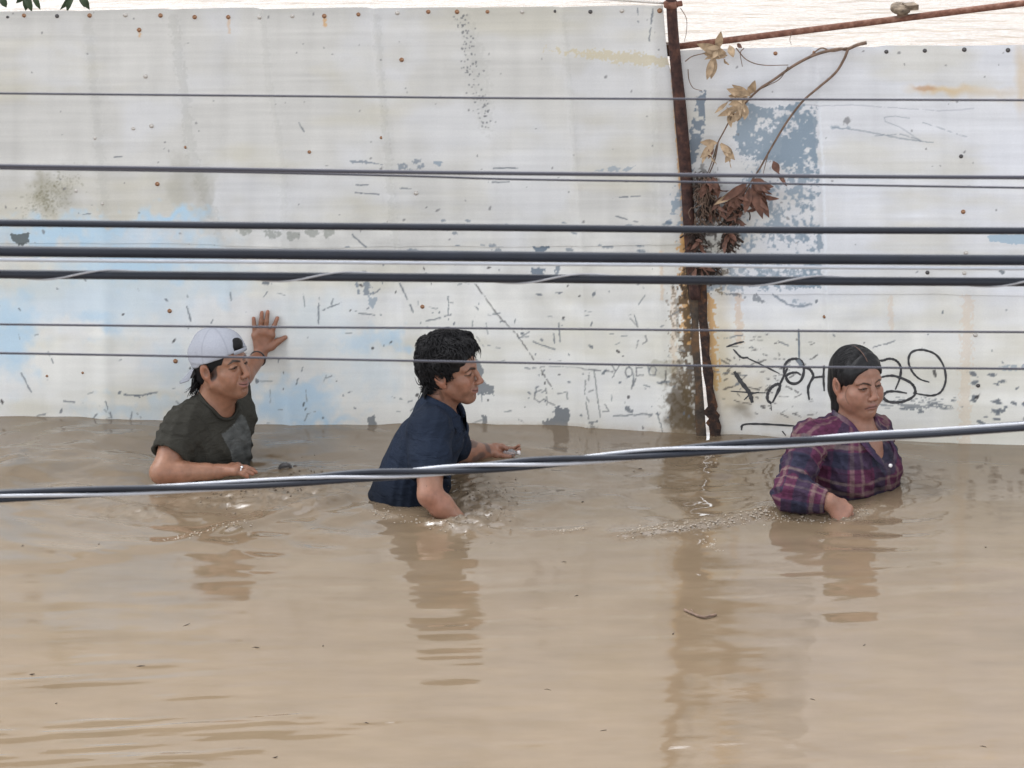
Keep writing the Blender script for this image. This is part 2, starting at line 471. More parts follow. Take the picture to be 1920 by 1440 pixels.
    P.poly([(1850, 440), (1920, 440), (1990, 450), (1990, 465), (1890, 456), (1856, 452)], srgb(160, 182, 198), .9, wob=3)
    P.poly([(998, 462), (1034, 462), (1020, 473), (1012, 485), (1004, 476)], PEELD, .95, wob=4)
    P.poly([(997, 500), (1024, 496), (1020, 520), (996, 520)], PEELD, .9, thr=.42, wob=4); P.stroke([(1048, 495), (1042, 518)], 7, PEELD, .8)
    P.poly([(1040, 762), (1068, 768), (1066, 812), (1020, 800), (1016, 788), (1038, 786)], CHIP, .9, wob=5)
    P.poly([(690, 785), (704, 775), (712, 812), (688, 812)], CHIP, .85, wob=5); P.poly([(903, 780), (912, 778), (914, 815), (904, 815)], CHIP, .85, wob=4)
    P.poly([(888, 668), (905, 690), (900, 715), (926, 722), (926, 738), (895, 740), (880, 700)], CHIP, .8, wob=5)
    P.poly([(1100, 790), (1122, 788), (1120, 815), (1100, 815)], CHIP, .8, thr=.45, wob=4)
    P.poly([(20, 438), (55, 436), (54, 455), (40, 460), (22, 452)], srgb(95, 102, 104), .95, wob=4)
    P.poly([(665, 530), (690, 527), (704, 552), (672, 556)], PEELD, .75, thr=.47, wob=4); P.poly([(690, 555), (708, 560), (700, 580), (690, 570)], PEEL, .7, wob=4)
    P.poly([(655, 300), (690, 303), (720, 310), (660, 306)], PEELD, .7, wob=2); P.poly([(745, 308), (790, 296), (800, 316), (750, 318)], PEELD, .7, thr=.5, wob=4); P.poly([(810, 302), (830, 302), (822, 314)], PEEL, .8, wob=4)
    P.poly([(1115, 320), (1150, 312), (1192, 312), (1180, 322)], PEEL, .65, thr=.42, wob=4)
    P.poly([(1350, 548), (1420, 552), (1440, 570), (1400, 560)], CHIP, .7, thr=.45, wob=4); P.stroke([(1450, 552), (1475, 570), (1500, 576), (1520, 572)], 4, PEELD, .75); P.stroke([(1488, 566), (1506, 570)], 9, PEEL, .7, broken=.45)
    P.poly([(235, 738), (262, 744), (294, 735), (265, 742)], CHIP, .85, wob=2); P.stroke([(232, 739), (262, 741), (295, 735)], 2.4, CHIP, .9)
    P.poly([(1755, 745), (1330, 760), (1480, 755)], CHIP, .0)
    P.poly([(1670, 752), (1720, 760), (1790, 764), (1700, 768)], CHIP, .7, wob=4)
    P.poly([(1860, 686), (1940, 683), (1940, 694), (1870, 694)], PEEL, .7, thr=.4, wob=3)
    P.stroke([(1534, 190), (1543, 300), (1549, 540)], 5, srgb(226, 232, 240), .35)         # pale ridge of the crease
    # hand-listed scratches
    S = [((120, 752), (158, 757)), ((198, 752), (210, 782)), ((248, 770), (244, 790)), ((598, 558), (597, 606)), ((606, 580), (640, 568)), ((432, 548), (434, 562)), ((350, 575), (358, 602)),
         ((399, 600), (396, 606)), ((494, 556), (500, 548)), ((555, 720), (568, 688)), ((668, 588), (715, 592)), ((800, 602), (846, 590)), ((840, 556), (841, 600)), ((660, 440), (686, 464)),
         ((700, 553), (712, 543)), ((750, 530), (775, 585)), ((1195, 610), (1190, 592)), ((1048, 606), (1050, 640)), ((1038, 625), (1040, 645)), ((560, 230), (570, 248)), ((1195, 16), (1196, 42)), ((1224, 16), (1217, 76)),
         ((1150, 370), (1200, 368)), ((1155, 405), (1195, 416)), ((665, 362), (710, 365)), ((668, 347), (690, 348)), ((750, 352), (770, 353)), ((916, 341), (954, 341)), ((925, 315), (970, 315)),
         ((215, 294), (228, 293)), ((148, 400), (170, 402)), ((1232, 770), (1242, 812)), ((1150, 780), (1236, 776)), ((1358, 635), (1392, 628)), ((1460, 640), (1480, 650)), ((1290, 690), (1400, 705)), ((1637, 652), (1678, 640)),
         ((40, 700), (58, 735)), ((90, 660), (100, 680)), ((172, 788), (182, 776)), ((70, 780), (100, 772)), ((1000, 640), (1040, 655)), ((985, 690), (1010, 690))]
    for a0, b0 in S: P.stroke([a0, b0], 2.6, CHIP, .85, broken=.36)
    P.stroke([(760, 537), (895, 537)], .1, CHIP, 0)
    P.stroke([(893, 535), (935, 592), (968, 625), (1000, 672), (1036, 728)], 2.4, DARK, .8, broken=.40)
    P.stroke([(1500, 198), (1600, 197), (1700, 204), (1760, 208), (1825, 203)], 1.8, srgb(165, 168, 178), .7, broken=.3)
    P.stroke([(1560, 238), (1620, 246), (1700, 262), (1750, 268)], 2.2, PEELD, .65, broken=.3); P.stroke([(1640, 255), (1690, 252), (1726, 264)], 2, PEELD, .6, broken=.3); P.stroke([(1560, 238), (1590, 240)], 6, PEEL, .6, broken=.4)
    P.stroke([(1726, 265), (1690, 240), (1660, 228), (1658, 220), (1680, 218), (1705, 222)], 1.6, PEELD, .55); P.stroke([(1730, 230), (1780, 246), (1812, 256)], 1.8, PEELD, .6, broken=.3)
    # scratched word and letters
    ink = srgb(120, 122, 124)
    for pts in ([(1147, 683), (1154, 695)], [(1162, 683), (1148, 708)], [(1176, 690), (1172, 698), (1176, 706), (1184, 704), (1186, 694), (1180, 688), (1176, 690)], [(1193, 690), (1193, 705), (1206, 704)], [(1193, 690), (1204, 689)],
                [(1220, 688), (1216, 696), (1219, 704), (1228, 703), (1231, 694), (1226, 687), (1220, 688)], [(1188, 710), (1184, 730)], [(1192, 710), (1186, 724)]): P.stroke(pts, 2.4, ink, .85)
    for pts in ([(1014, 730), (1003, 734), (1002, 748), (1012, 753), (1020, 748)], [(1024, 728), (1026, 758)], [(1020, 748), (1040, 760)], [(1046, 738), (1060, 736)], [(1063, 734), (1064, 748)], [(1193, 652), (1197, 638), (1204, 646), (1214, 640), (1210, 630)], [(1196, 613), (1182, 598), (1180, 592), (1188, 590)],
                [(1114, 692), (1122, 760), (1126, 782)], [(1092, 690), (1150, 695)], [(1098, 712), (1096, 735), (1104, 752)], [(1100, 735), (1112, 730)], [(1098, 752), (1104, 785)], [(1134, 757), (1142, 770), (1130, 772)], [(1092, 700), (1104, 698), (1104, 712)]): P.stroke(pts, 2.4, ink, .8, broken=.3)
    P.stroke([(1248, 695), (1247, 715), (1236, 718)], 2.6, DARK, .7); P.stroke([(1232, 716), (1256, 716)], 5, CHIP, .7); P.stroke([(1000, 688), (1030, 686), (1088, 690), (1148, 697)], 2, ink, .6, broken=.4)
    # dark broken scratches beside the graffiti
    for k in range(70):
        cx = 1350 + RNG.random() * 170; cy = 625 + RNG.random() * 160; L = 4 + RNG.random() * 22; an = RNG.normal() * .35
        P.stroke([(cx, cy), (cx + L * math.cos(an), cy + L * math.sin(an))], 1.6 + RNG.random() * 1.6, DARK, .75, broken=.38)
    for k in range(60):
        cx = 1640 + RNG.random() * 150; cy = 745 + RNG.random() * 26; L = 4 + RNG.random() * 22
        P.stroke([(cx, cy), (cx + L, cy + RNG.normal())], 1.8, CHIP, .7, broken=.4)
    for k in range(26):
        cx = 1820 + RNG.random() * 150; cy = 690 + RNG.random() * 110
        P.chip(cx, cy, 1.5 + RNG.random() * 3, CHIP, ar=2.2, ang=RNG.normal() * .3)
    # small chips: denser low down, few high up
    for k in range(460):
        cx = -150 + RNG.random() * 2200; cy = 470 + 345 * RNG.random() ** .8
        w = .35 + .65 * (600 < cx < 1300)
        if RNG.random() > w or (fbm(cx / 60, cy / 60, 2, 31) < .44): continue
        r = .8 + RNG.gamma(1.2, .8)
        P.chip(cx, cy, min(r, 4.5), CHIP if RNG.random() < .7 else DARK, ar=1 + RNG.random() * 1.6, ang=RNG.random() * 3.1, a=.85)
    for k in range(70):
        cx = 560 + RNG.random() * 720; cy = 520 + RNG.random() * 290; L = 4 + RNG.gamma(1.5, 6); an = RNG.choice([RNG.normal() * .25, 1.57 + RNG.normal() * .3, -.8 + RNG.normal() * .3], p=[.5, .3, .2])
        P.stroke([(cx, cy), (cx + L * math.cos(an), cy + L * math.sin(an))], 1.4 + RNG.random() * 1.8, srgb(112, 120, 126), .75, broken=.42)
    for k in range(34):
        cx = 20 + RNG.random() * 560; cy = 540 + RNG.random() * 260; L = 3 + RNG.gamma(1.5, 5); an = RNG.choice([RNG.normal() * .25, 1.2 + RNG.normal() * .4])
        P.stroke([(cx, cy), (cx + L * math.cos(an), cy + L * math.sin(an))], 1.4 + RNG.random() * 1.2, srgb(112, 120, 126), .7, broken=.42)
    for k in range(150):
        cx = -100 + RNG.random() * 2100; cy = 20 + RNG.random() * 440
        P.chip(cx, cy, .7 + RNG.gamma(1.1, .5), srgb(110, 110, 112), ar=1 + RNG.random(), ang=RNG.random() * 3, a=.7)
    for k in range(30):
        cx = 640 + RNG.random() * 640; cy = RNG.choice([420, 425, 470]) + RNG.normal() * 6
        P.chip(cx, cy, 1.5 + RNG.random() * 3, PEELD, ar=2, a=.7)
    for cx, cy in ((455, 435), (548, 442), (615, 440), (512, 440), (582, 438)): P.blob(cx, cy, 14, 10, srgb(125, 130, 122), .6, thr=.52, warp=18, noise='n3')
    # muddy line just above the water
    wl_y = interp(x, [(-200, 780), (0, 787), (300, 800), (640, 811), (950, 797), (1280, 812), (1600, 832), (1920, 848), (2200, 862)])
    P.mix(.55 * sstep(14, 0, wl_y - y) * P.n2 + .10 * sstep(60, 0, wl_y - y), srgb(176, 158, 132))
    return np.clip(P.c, .01, .9)

CREASES = [([(22, 150), (180, 172), (480, 196)], 16, .004), ([(22, 325), (170, 345), (300, 362), (460, 420), (800, 440)], 15, .005), ([(22, 490), (160, 505), (300, 532), (800, 545)], 11, .004),
           ([(22, 700), (170, 716), (300, 730), (460, 746), (800, 765)], 9, .006), ([(30, 885), (250, 918), (800, 930)], 18, .004), ([(22, 1052), (160, 1068), (420, 1086), (800, 1100)], 8, .005),
           ([(22, 1222), (420, 1236), (800, 1240)], 10, .003), ([(80, 1530), (300, 1541), (540, 1549), (830, 1560)], 7, .006), ([(80, 1790), (830, 1800)], 16, .004)]
def relief(px, py):
    d = .010 * (fbm(px / 420, py / 700, 2, 40) - .5) + .003 * (fbm(px / 90, py / 160, 3, 41) - .5)
    for pts, w, a in CREASES:
        cx = interp(py, pts)
        t = (px - cx) / w
        d = d + 1.7 * a * np.exp(-t * t) + 1.5 * a * .6 * np.tanh(t * .8) * np.exp(-(t / 7) ** 2)
    return d

STEP = .0034
XL0, XR0 = W(-60, 720, 0).x, W(1985, 720, 0).x
def sheet(name, left, right, bottom, top, off, parent):
    """left/right: x as a function of z; bottom/top: z as a function of x"""
    z0, z1 = min(bottom(np.array([-2., 0., 2.]))), max(top(np.array([-2., 0., 2.])))
    xa = float(np.min(left(np.array([z0, z1])))); xb = float(np.max(right(np.array([z0, z1]))))
    ncol = int((min(xb, XR0) - max(xa, XL0)) / STEP); nrow = int((z1 - max(z0, -.06)) / STEP)
    s = np.linspace(0, 1, ncol); t = np.linspace(0, 1, nrow)
    T, S = np.meshgrid(t, s, indexing='ij')
    xl, xr = np.maximum(xa, XL0), np.minimum(xb, XR0)
    X = xl + S * (xr - xl)
    Z = bottom(X) + T * (top(X) - bottom(X))
    # follow the slanting side edges
    if xa >= XL0: lft = left(Z)
    else: lft = np.full_like(Z, XL0)
    if xb <= XR0: rgt = right(Z)
    else: rgt = np.full_like(Z, XR0)
    X = lft + S * (rgt - lft)
    Z = bottom(X) + T * (top(X) - bottom(X))
    if xa < XL0:                                           # the fence goes on outside the frame
        ex = np.linspace(xa, XL0 - .05, 40)[None, :].repeat(nrow, 0); ez = bottom(ex) + T[:, :1] * (top(ex) - bottom(ex))
        X = np.concatenate([ex, X], 1); Z = np.concatenate([ez, Z], 1)
    if xb > XR0:
        ex = np.linspace(XR0 + .05, xb, 40)[None, :].repeat(nrow, 0); ez = bottom(ex) + T[:, :1] * (top(ex) - bottom(ex))
        X = np.concatenate([X, ex], 1); Z = np.concatenate([Z, ez], 1)
    nc = X.shape[1]
    Y0 = wall_y(X) - off
    V = np.stack([X, Y0, Z], -1).reshape(-1, 3)
    px, py = to_px(V)
    V[:, 1] -= relief(px, py)
    col = paint_fence(px, py)
    i = np.arange(nrow * nc).reshape(nrow, nc)
    F = np.stack([i[:-1, :-1], i[:-1, 1:], i[1:, 1:], i[1:, :-1]], -1).reshape(-1, 4)
    return obj(name, mesh_np(name, V, F, col), M['paint'], parent)

def zc(pts, off=0.0):
    """height along x from (px, py) points on the wall"""
    q = [WALL(a, b, off) for a, b in pts]; xs = [p.x for p in q]; zs = [p.z for p in q]
    return lambda x: np.interp(x, xs, zs)
def xc(pts):
    q = sorted([WALL(a, b) for a, b in pts], key=lambda p: p.z); xs = [p.x for p in q]; zs = [p.z for p in q]
    return lambda z: np.interp(z, zs, xs)
const = lambda v: (lambda a: np.full_like(np.asarray(a, dtype=float), v))

topL = zc([(-300, 24), (0, 21), (150, 19), (200, 18), (300, 16), (370, 15), (420, 14), (480, 14), (500, 16), (640, 14), (760, 14), (900, 13), (1040, 12), (1150, 10), (1245, 9)])
topR = zc([(1270, 94), (1400, 90), (1500, 88), (1640, 88), (1660, 85), (1800, 85), (1920, 83), (2300, 80)])
seamL = zc([(-300, 452), (0, 455), (300, 455), (420, 459), (520, 463), (640, 464), (800, 460), (900, 462), (1060, 461), (1180, 459), (1300, 457)])
seamR = zc([(1290, 553), (1400, 551), (1500, 552), (1560, 550), (1640, 551), (1760, 551), (1920, 554), (2300, 556)])
edgeL = xc([(1243, 9), (1248, 70), (1252, 110), (1262, 150), (1266, 200), (1275, 300), (1281, 420), (1290, 480), (1298, 560), (1306, 700), (1313, 830), (1315, 900)])
edgeR = xc([(1262, 80), (1285, 200), (1296, 400), (1306, 500), (1317, 560), (1327, 700), (1339, 830), (1343, 900)])

fenceL = empty('sheet_metal_fence', (-1.2, float(wall_y(-1.2)), 0), 'tall whitish sheet metal fence with light blue spray clouds, left of the rusty post', 'fence', 'painted metal fences along the flooded street')
fenceR = empty('sheet_metal_fence', (1.4, float(wall_y(1.4)), 0), 'lower whitish metal fence with flaked blue-grey patch and black graffiti, right of the rusty post', 'fence', 'painted metal fences along the flooded street')
add_l = lambda f, d: (lambda v: f(v) + d)
sheet('upper_sheet', const(-5.5), edgeL, add_l(seamL, 0), topL, .004, fenceL)
sheet('lower_sheet', const(-5.5), edgeL, const(-.30), add_l(seamL, .02), .0, fenceL)
sheet('upper_sheet', edgeR, const(5.5), add_l(seamR, 0), topR, .004, fenceR)
sheet('lower_sheet', edgeR, const(5.5), const(-.30), add_l(seamR, .02), .0, fenceR)
# angle rails that carry the sheets, behind them
for par, xa, xb, zz in ((fenceL, -5.5, XP - .10, (1.40, .72)), (fenceR, XP + .06, 5.5, (1.25, .55))):
    for z in zz:
        mb = MB(); ya, yb = float(wall_y(xa)) + .05, float(wall_y(xb)) + .05
        d = Vector((xb - xa, yb - ya, 0)); rot = Matrix.Rotation(math.atan2(d.y, d.x), 3, 'Z')
        mb.box(((xa + xb) / 2, (ya + yb) / 2, z), (d.length / 2, .02, .02), rot)
        mb.build('rail', M['dark_rust'], par, smooth=False)

# screws -----------------------------------------------------------------
def screw_mesh(name, m):
    mb = MB(); mb.lathe((0, 0, 0), (0, -1, 0), [(.0095, -.004), (.0095, .0012), (.0060, .0016), (.0055, .0045), (.003, .0058)], 12)
    me = mb.mesh(name); me.materials.append(m); return me
SM = [screw_mesh('screw', M['bolt_rust']), screw_mesh('screw', M['bolt_dark']), screw_mesh('screw', M['bolt_pale'])]
scr = [(14, 32, 1, .6), (45, 29, 0, .9), (107, 30, 1, .9), (168, 29, 0, 1), (235, 28, 2, 1), (301, 29, 0, 1), (365, 32, 0, 1), (428, 32, 0, .95), (487, 32, 2, 1), (548, 30, 2, .9), (608, 30, 0, 1),
       (672, 27, 0, .9), (745, 24, 2, 1), (803, 22, 0, .95), (857, 22, 0, 1), (914, 22, 0, .85), (979, 22, 2, .9), (1041, 21, 1, .7), (1107, 22, 1, .9), (1166, 20, 2, 1), (1237, 20, 0, 1.1),
       (261, 56, 0, 1), (273, 143, 2, 1), (284, 236, 2, 1), (250, 241, 2, .8), (295, 345, 0, 1), (348, 276, 0, .7), (580, 285, 0, .8), (753, 112, 0, 1), (192, 382, 2, .7), (143, 358, 2, .7), (178, 259, 2, .7),
       (318, 583, 0, 1), (329, 677, 0, 1.05), (88, 705, 0, .6), (792, 575, 0, .95), (780, 362, 2, 1), (715, 258, 0, .7), (676, 810, 0, .9), (155, 699, 0, .6),
       (1454, 100, 0, .9), (1527, 99, 0, .9), (1662, 97, 1, .9), (1734, 95, 1, .9), (1808, 93, 1, 1), (1890, 94, 1, 1), (1802, 293, 1, .9), (1806, 397, 0, 1), (1811, 474, 2, 1), (1808, 512, 2, .9), (1739, 511, 1, .9),
       (1546, 594, 0, .8), (1829, 628, 2, 1), (1834, 723, 1, .9), (1560, 723, 1, .7)]
for a, b, k, s in scr:
    left = a < 1300
    q = WALL(a, b, .0)
    px, py = np.array([a]), np.array([b])
    o = bpy.data.objects.new('screw', SM[k]); scene.collection.objects.link(o)
    par = fenceL if left else fenceR
    up = q.z > float((seamL if left else seamR)(q.x))
    q = WALL(a, b, float(relief(px, py)[0]) + (.004 if up else 0))
    o.parent = par; o.matrix_parent_inverse = Matrix.Translation(-par.location)
    o.location = q; o.scale = (s * .86, s, s * .86); o.rotation_euler = (0, 0, -R_(3.5 if left else 6.5))

# graffiti: black strokes on the right-hand sheet -------------------------
def ribbon(mb, pts, w, off=.0012, n=6):
    """strokes given on the sheet; w in photo pixels"""
    q = spline([(a, b, 0) for a, b in pts], n) if len(pts) > 2 else [Vector((*p, 0)) for p in pts]
    V = []; F = []
    for i, p in enumerate(q):
        t = (q[min(i + 1, len(q) - 1)] - q[max(i - 1, 0)]); t = Vector((t.x, t.y, 0)).normalized()
        e = min(i, len(q) - 1 - i) / max(1, len(q) - 1)
        ww = w * .88 * (.62 + .38 * min(1, e * 6)) * (1 + .18 * math.sin(i * 1.7 + p.x))
        for sgn in (-1, 1):
            a, b = p.x - t.y * ww / 2 * sgn, p.y + t.x * ww / 2 * sgn
            V.append(WALL(a, b, off + float(relief(np.array([a]), np.array([b]))[0])))
    for i in range(len(q) - 1): F.append((2 * i, 2 * i + 1, 2 * i + 3, 2 * i + 2))
    mb.add(V, F)
g = lambda *p: [(1280 + a / 3, 440 + b / 3) for a, b in p]
mb = MB()
ribbon(mb, g((500, 950), (478, 930), (480, 890), (505, 855), (540, 840), (546, 858), (530, 895), (505, 945)), 6.5)
ribbon(mb, g((545, 845), (560, 815), (580, 770), (590, 750)), 5)
ribbon(mb, g((600, 830), (575, 790), (570, 750), (590, 712), (630, 698), (668, 712), (682, 760), (668, 815), (635, 838), (598, 830), (582, 800), (600, 782), (640, 775), (665, 790)), 5.5)
ribbon(mb, g((682, 748), (715, 758), (735, 795), (718, 830), (705, 870), (712, 930)), 5.5)
ribbon(mb, g((735, 805), (770, 800), (800, 798)), 4.5); ribbon(mb, g((796, 735), (792, 800), (796, 880)), 4.5)
ribbon(mb, g((495, 940), (500, 990)), 2.5)
mb.build('graffiti_letter', M['graffiti'], fenceR)
mb = MB()
ribbon(mb, g((1080, 706), (1125, 708), (1160, 698), (1200, 708), (1226, 745), (1222, 805), (1196, 872)), 5)
ribbon(mb, g((1105, 806), (1150, 795), (1200, 797), (1275, 828), (1306, 866), (1300, 908), (1235, 940), (1160, 940), (1128, 912), (1150, 885), (1200, 882), (1262, 892)), 5.5)
mb.build('graffiti_letter', M['graffiti'], fenceR)
mb = MB()
ribbon(mb, g((1296, 890), (1350, 900), (1405, 905), (1455, 882), (1480, 815), (1466, 735), (1420, 672), (1345, 648), (1288, 662), (1270, 708), (1288, 765), (1330, 810), (1388, 830)), 4.5)
mb.build('graffiti_letter', M['graffiti'], fenceR)
mb = MB()
for pts, w in ((g((330, 1100), (345, 1068), (460, 1066), (630, 1076)), 4.5), (g((245, 632), (300, 612), (345, 602)), 4), (g((355, 690), (440, 730), (545, 782)), 3.2), (g((285, 645), (330, 690), (370, 690)), 4),
               (g((290, 770), (330, 830), (375, 890), (392, 945)), 9), (g((345, 930), (380, 900), (430, 885)), 3), (g((270, 880), (380, 888), (470, 890)), 2.6), (g((560, 1105), (580, 1130)), 4)):
    ribbon(mb, pts, w)
mb.build('graffiti_scribble', M['graffiti'], fenceR)
mb = MB()
ribbon(mb, g((652, 530), (654, 600), (655, 700)), 4); ribbon(mb, g((640, 700), (660, 720), (668, 740)), 9)
obj('graffiti_drip', mb.mesh('graffiti_drip'), mat('grey_drip_paint', (.22, .25, .28), .6), fenceR)

# ------------------------------------------------------------------ the rusty post between the fences
post = empty('fence_post', WALL(1310, 815, .0), 'rusty leaning steel post between the tall and the low fence', 'post')
mb = MB()
path = [(1258, -6), (1262, 60), (1268, 130), (1275, 200), (1282, 280), (1288, 350), (1292, 420), (1299, 500), (1304, 560)]
wid = [19, 20, 21, 23, 23, 22, 22, 24, 20]
mb.tube(spline([WALL(a, b, .02) for a, b in path], 5), np.interp(np.linspace(0, 8, 41), range(9), [w / 2 / 527 for w in wid]), 10)
mb.build('post_tube', M['rust_post'], post)
mb = MB()
def slab(mb, lft, rgt, off, thick):
    V = []; n = len(lft)
    for (a, b), (c, d) in zip(lft, rgt):
        V += [WALL(a, b, off), WALL(c, d, off), WALL(c, d, off - thick), WALL(a, b, off - thick)]
    F = [(0, 3, 2, 1), (4 * n - 4, 4 * n - 3, 4 * n - 2, 4 * n - 1)]
    for i in range(n - 1):
        for k in range(4):
            F.append((4 * i + k, 4 * i + (k + 1) % 4, 4 * i + 4 + (k + 1) % 4, 4 * i + 4 + k))
    mb.add(V, F)
slab(mb, [(1284, 470), (1287, 520), (1291, 560), (1297, 600), (1296, 640), (1300, 680), (1304, 730), (1303, 780), (1309, 860)], [(1318, 470), (1312, 520), (1309, 560), (1310, 600), (1311, 640), (1314, 680), (1318, 730), (1322, 780), (1328, 860)], .014, .012)
mb.build('weathered_plate', M['weathered'], post, smooth=False)
mb = MB()
slab(mb, [(1302, 470), (1309, 560), (1310, 600), (1312.5, 630), (1316, 665), (1318, 700), (1323, 725), (1325.5, 750), (1327, 762), (1320, 770), (1322, 778), (1329, 785), (1323, 793), (1329, 800), (1331, 815), (1335, 860)], [(1322, 470), (1326, 560), (1326, 600), (1331, 630), (1330, 665), (1338, 700), (1337, 725), (1343, 750), (1346, 762), (1343, 770), (1350, 778), (1348, 785), (1353, 800), (1351, 815), (1357, 860)], .017, .03)
mb.build('edge_angle', M['dark_rust'], post, smooth=False)
mb = MB(); top = WALL(1258, 8, .02)
mb.lathe(top + Vector((0, 0, -.012)), (0, 0, 1), [(.022, 0), (.026, .004), (.026, .020), (.020, .024)], 12)
mb.tube([top + Vector((.012, -.005, 0)), top + Vector((.038, -.01, .006))], .010, 8)
mb.build('collar', M['rust_pipe'], post)

# pipe rising to the right, rod coming in from the left
def straight(name, a, b, r, m, label, cat, n=10, **k):
    mb = MB(); k0 = 24
    a, b = Vector(a), Vector(b)
    mb.tube([a.lerp(b, i / k0) + Vector((0, 0, k.get('sag', 0) * -4 * (i / k0) * (1 - i / k0))) for i in range(k0 + 1)], r, n)
    o = mb.build(name, m); return tag(o, label, cat)
pa, pb = WALL(1266, 88, -.03), WALL(1935, 4, -.03)
pipe = straight('rusty_pipe', pa, pb + (pb - pa) * .9, .0115, M['rust_pipe'], 'thin rusty pipe slanting up rightwards from the post above the low fence', 'pipe')
ra, rb = WALL(1247, 6, .0), WALL(1120, -3, .0)
straight('thin_rod', ra, rb + (rb - ra) * 1.5, .0045, M['bolt_pale'], 'thin pale rod meeting the top of the rusty post from the left', 'rod')
blk = empty('wooden_block', W(1692, 25, 0), 'small weathered brown block sitting on top of the rusty pipe', 'block')
yb_ = float(pa.lerp(pb, .63).y)
mb = MB(); c = W(1688, 16, yb_); mb.lathe(c + Vector((0, 0, -.010)), (.05, -.12, 1), [(.036, 0), (.041, .004), (.041, .017), (.037, .021)], 16)
for i, v in enumerate(mb.v): mb.v[i] = (c.x + (v[0] - c.x) * .85, v[1], v[2])
mb.build('block_body', M['block'], blk)
mb = MB(); c2 = W(1707, 12, yb_); mb.box(c2, (.022, .022, .009), Matrix.Rotation(.3, 3, 'Z')); mb.build('block_flap', M['block'], blk, smooth=False)
mb = MB(); c3 = W(1692, 27, yb_); mb.box(c3, (.018, .010, .010)); mb.build('block_foot', M['stem'], blk, smooth=False)

# ------------------------------------------------------------------ dead vine on the post
vine = empty('dead_vine', WALL(1320, 470, .03), 'dried vine with tan and brown leaves clinging beside the rusty post', 'vine')
def stem(pts, r, off=.03, name='stem'):
    mb = MB(); q = spline([WALL(a, b, off + .004 * math.sin(i * 2.1)) for i, (a, b) in enumerate(pts)], 6)
    rr = [r * (1 - .45 * i / len(q)) for i in range(len(q))]
    mb.tube(q, rr, 6); mb.build(name, M['stem'], vine)
stem([(1625, 80), (1608, 84), (1588, 92), (1570, 92), (1530, 102), (1490, 122), (1450, 150), (1425, 166), (1402, 188), (1388, 205)], .0065)
stem([(1590, 92), (1582, 112), (1565, 138), (1530, 168), (1505, 190), (1480, 222), (1462, 250), (1440, 288), (1425, 315), (1410, 338), (1395, 362)], .0050)
stem([(1588, 90), (1560, 96), (1540, 90), (1520, 104)], .004)
stem([(1380, 90), (1400, 112), (1430, 122), (1478, 122)], .0022); stem([(1285, 115), (1300, 105), (1330, 100), (1360, 108)], .0022)
stem([(1478, 125), (1462, 148), (1440, 160), (1420, 170)], .002); stem([(1370, 222), (1358, 245), (1345, 270), (1336, 300), (1325, 330)], .003)
stem([(1346, 268), (1340, 300), (1330, 325), (1318, 345)], .003); stem([(1440, 290), (1436, 305), (1430, 330)], .0018)
stem([(1290, 130), (1292, 150), (1300, 165), (1316, 170)], .0018); stem([(1276, 15), (1287, 35), (1287, 60), (1283, 78)], .0015)
stem([(1484, 62), (1481, 75), (1484, 84)], .0012); stem([(1395, 90), (1388, 100), (1392, 125)], .002)
def leaf(base, tip, w, m, curl=.3, off=.045, twist=0.0):
    a, b = WALL(*base, off), WALL(*tip, off + .01 + curl * .03)
    d = b - a; L = d.length; t = d.normalized()
    side = t.cross(Vector((0, -1, 0))).normalized(); nrm = side.cross(t).normalized()
    side = (side * math.cos(twist) + nrm * math.sin(twist)).normalized(); nrm = side.cross(t).normalized()
    prof = [.08, .55, .9, 1.0, .82, .5, .04]; V = []; F = []
    ww = w / 527
    for i, p in enumerate(prof):
        s = i / 6; c = a + t * (L * s) + nrm * (math.sin(s * 3.1) * L * .12 * curl + curl * L * .10 * s * s)
        fold = .30 + .25 * math.sin(i * 1.3 + base[0])
        for k, sg in enumerate((-1, 0, 1)):
            V.append(c + side * (sg * ww / 2 * p) + nrm * (abs(sg) * ww / 2 * p * fold) + nrm * .0015 * math.sin(i * 2.3 + sg * 1.7))
    for i in range(6):
        for k in range(2):
            F.append((3 * i + k, 3 * i + k + 1, 3 * i + 4 + k, 3 * i + 3 + k))
    mb = MB(); mb.add(V, F)
    return mb.build('leaf', m, vine)
T, B = M['leaf_tan'], M['leaf_brown']
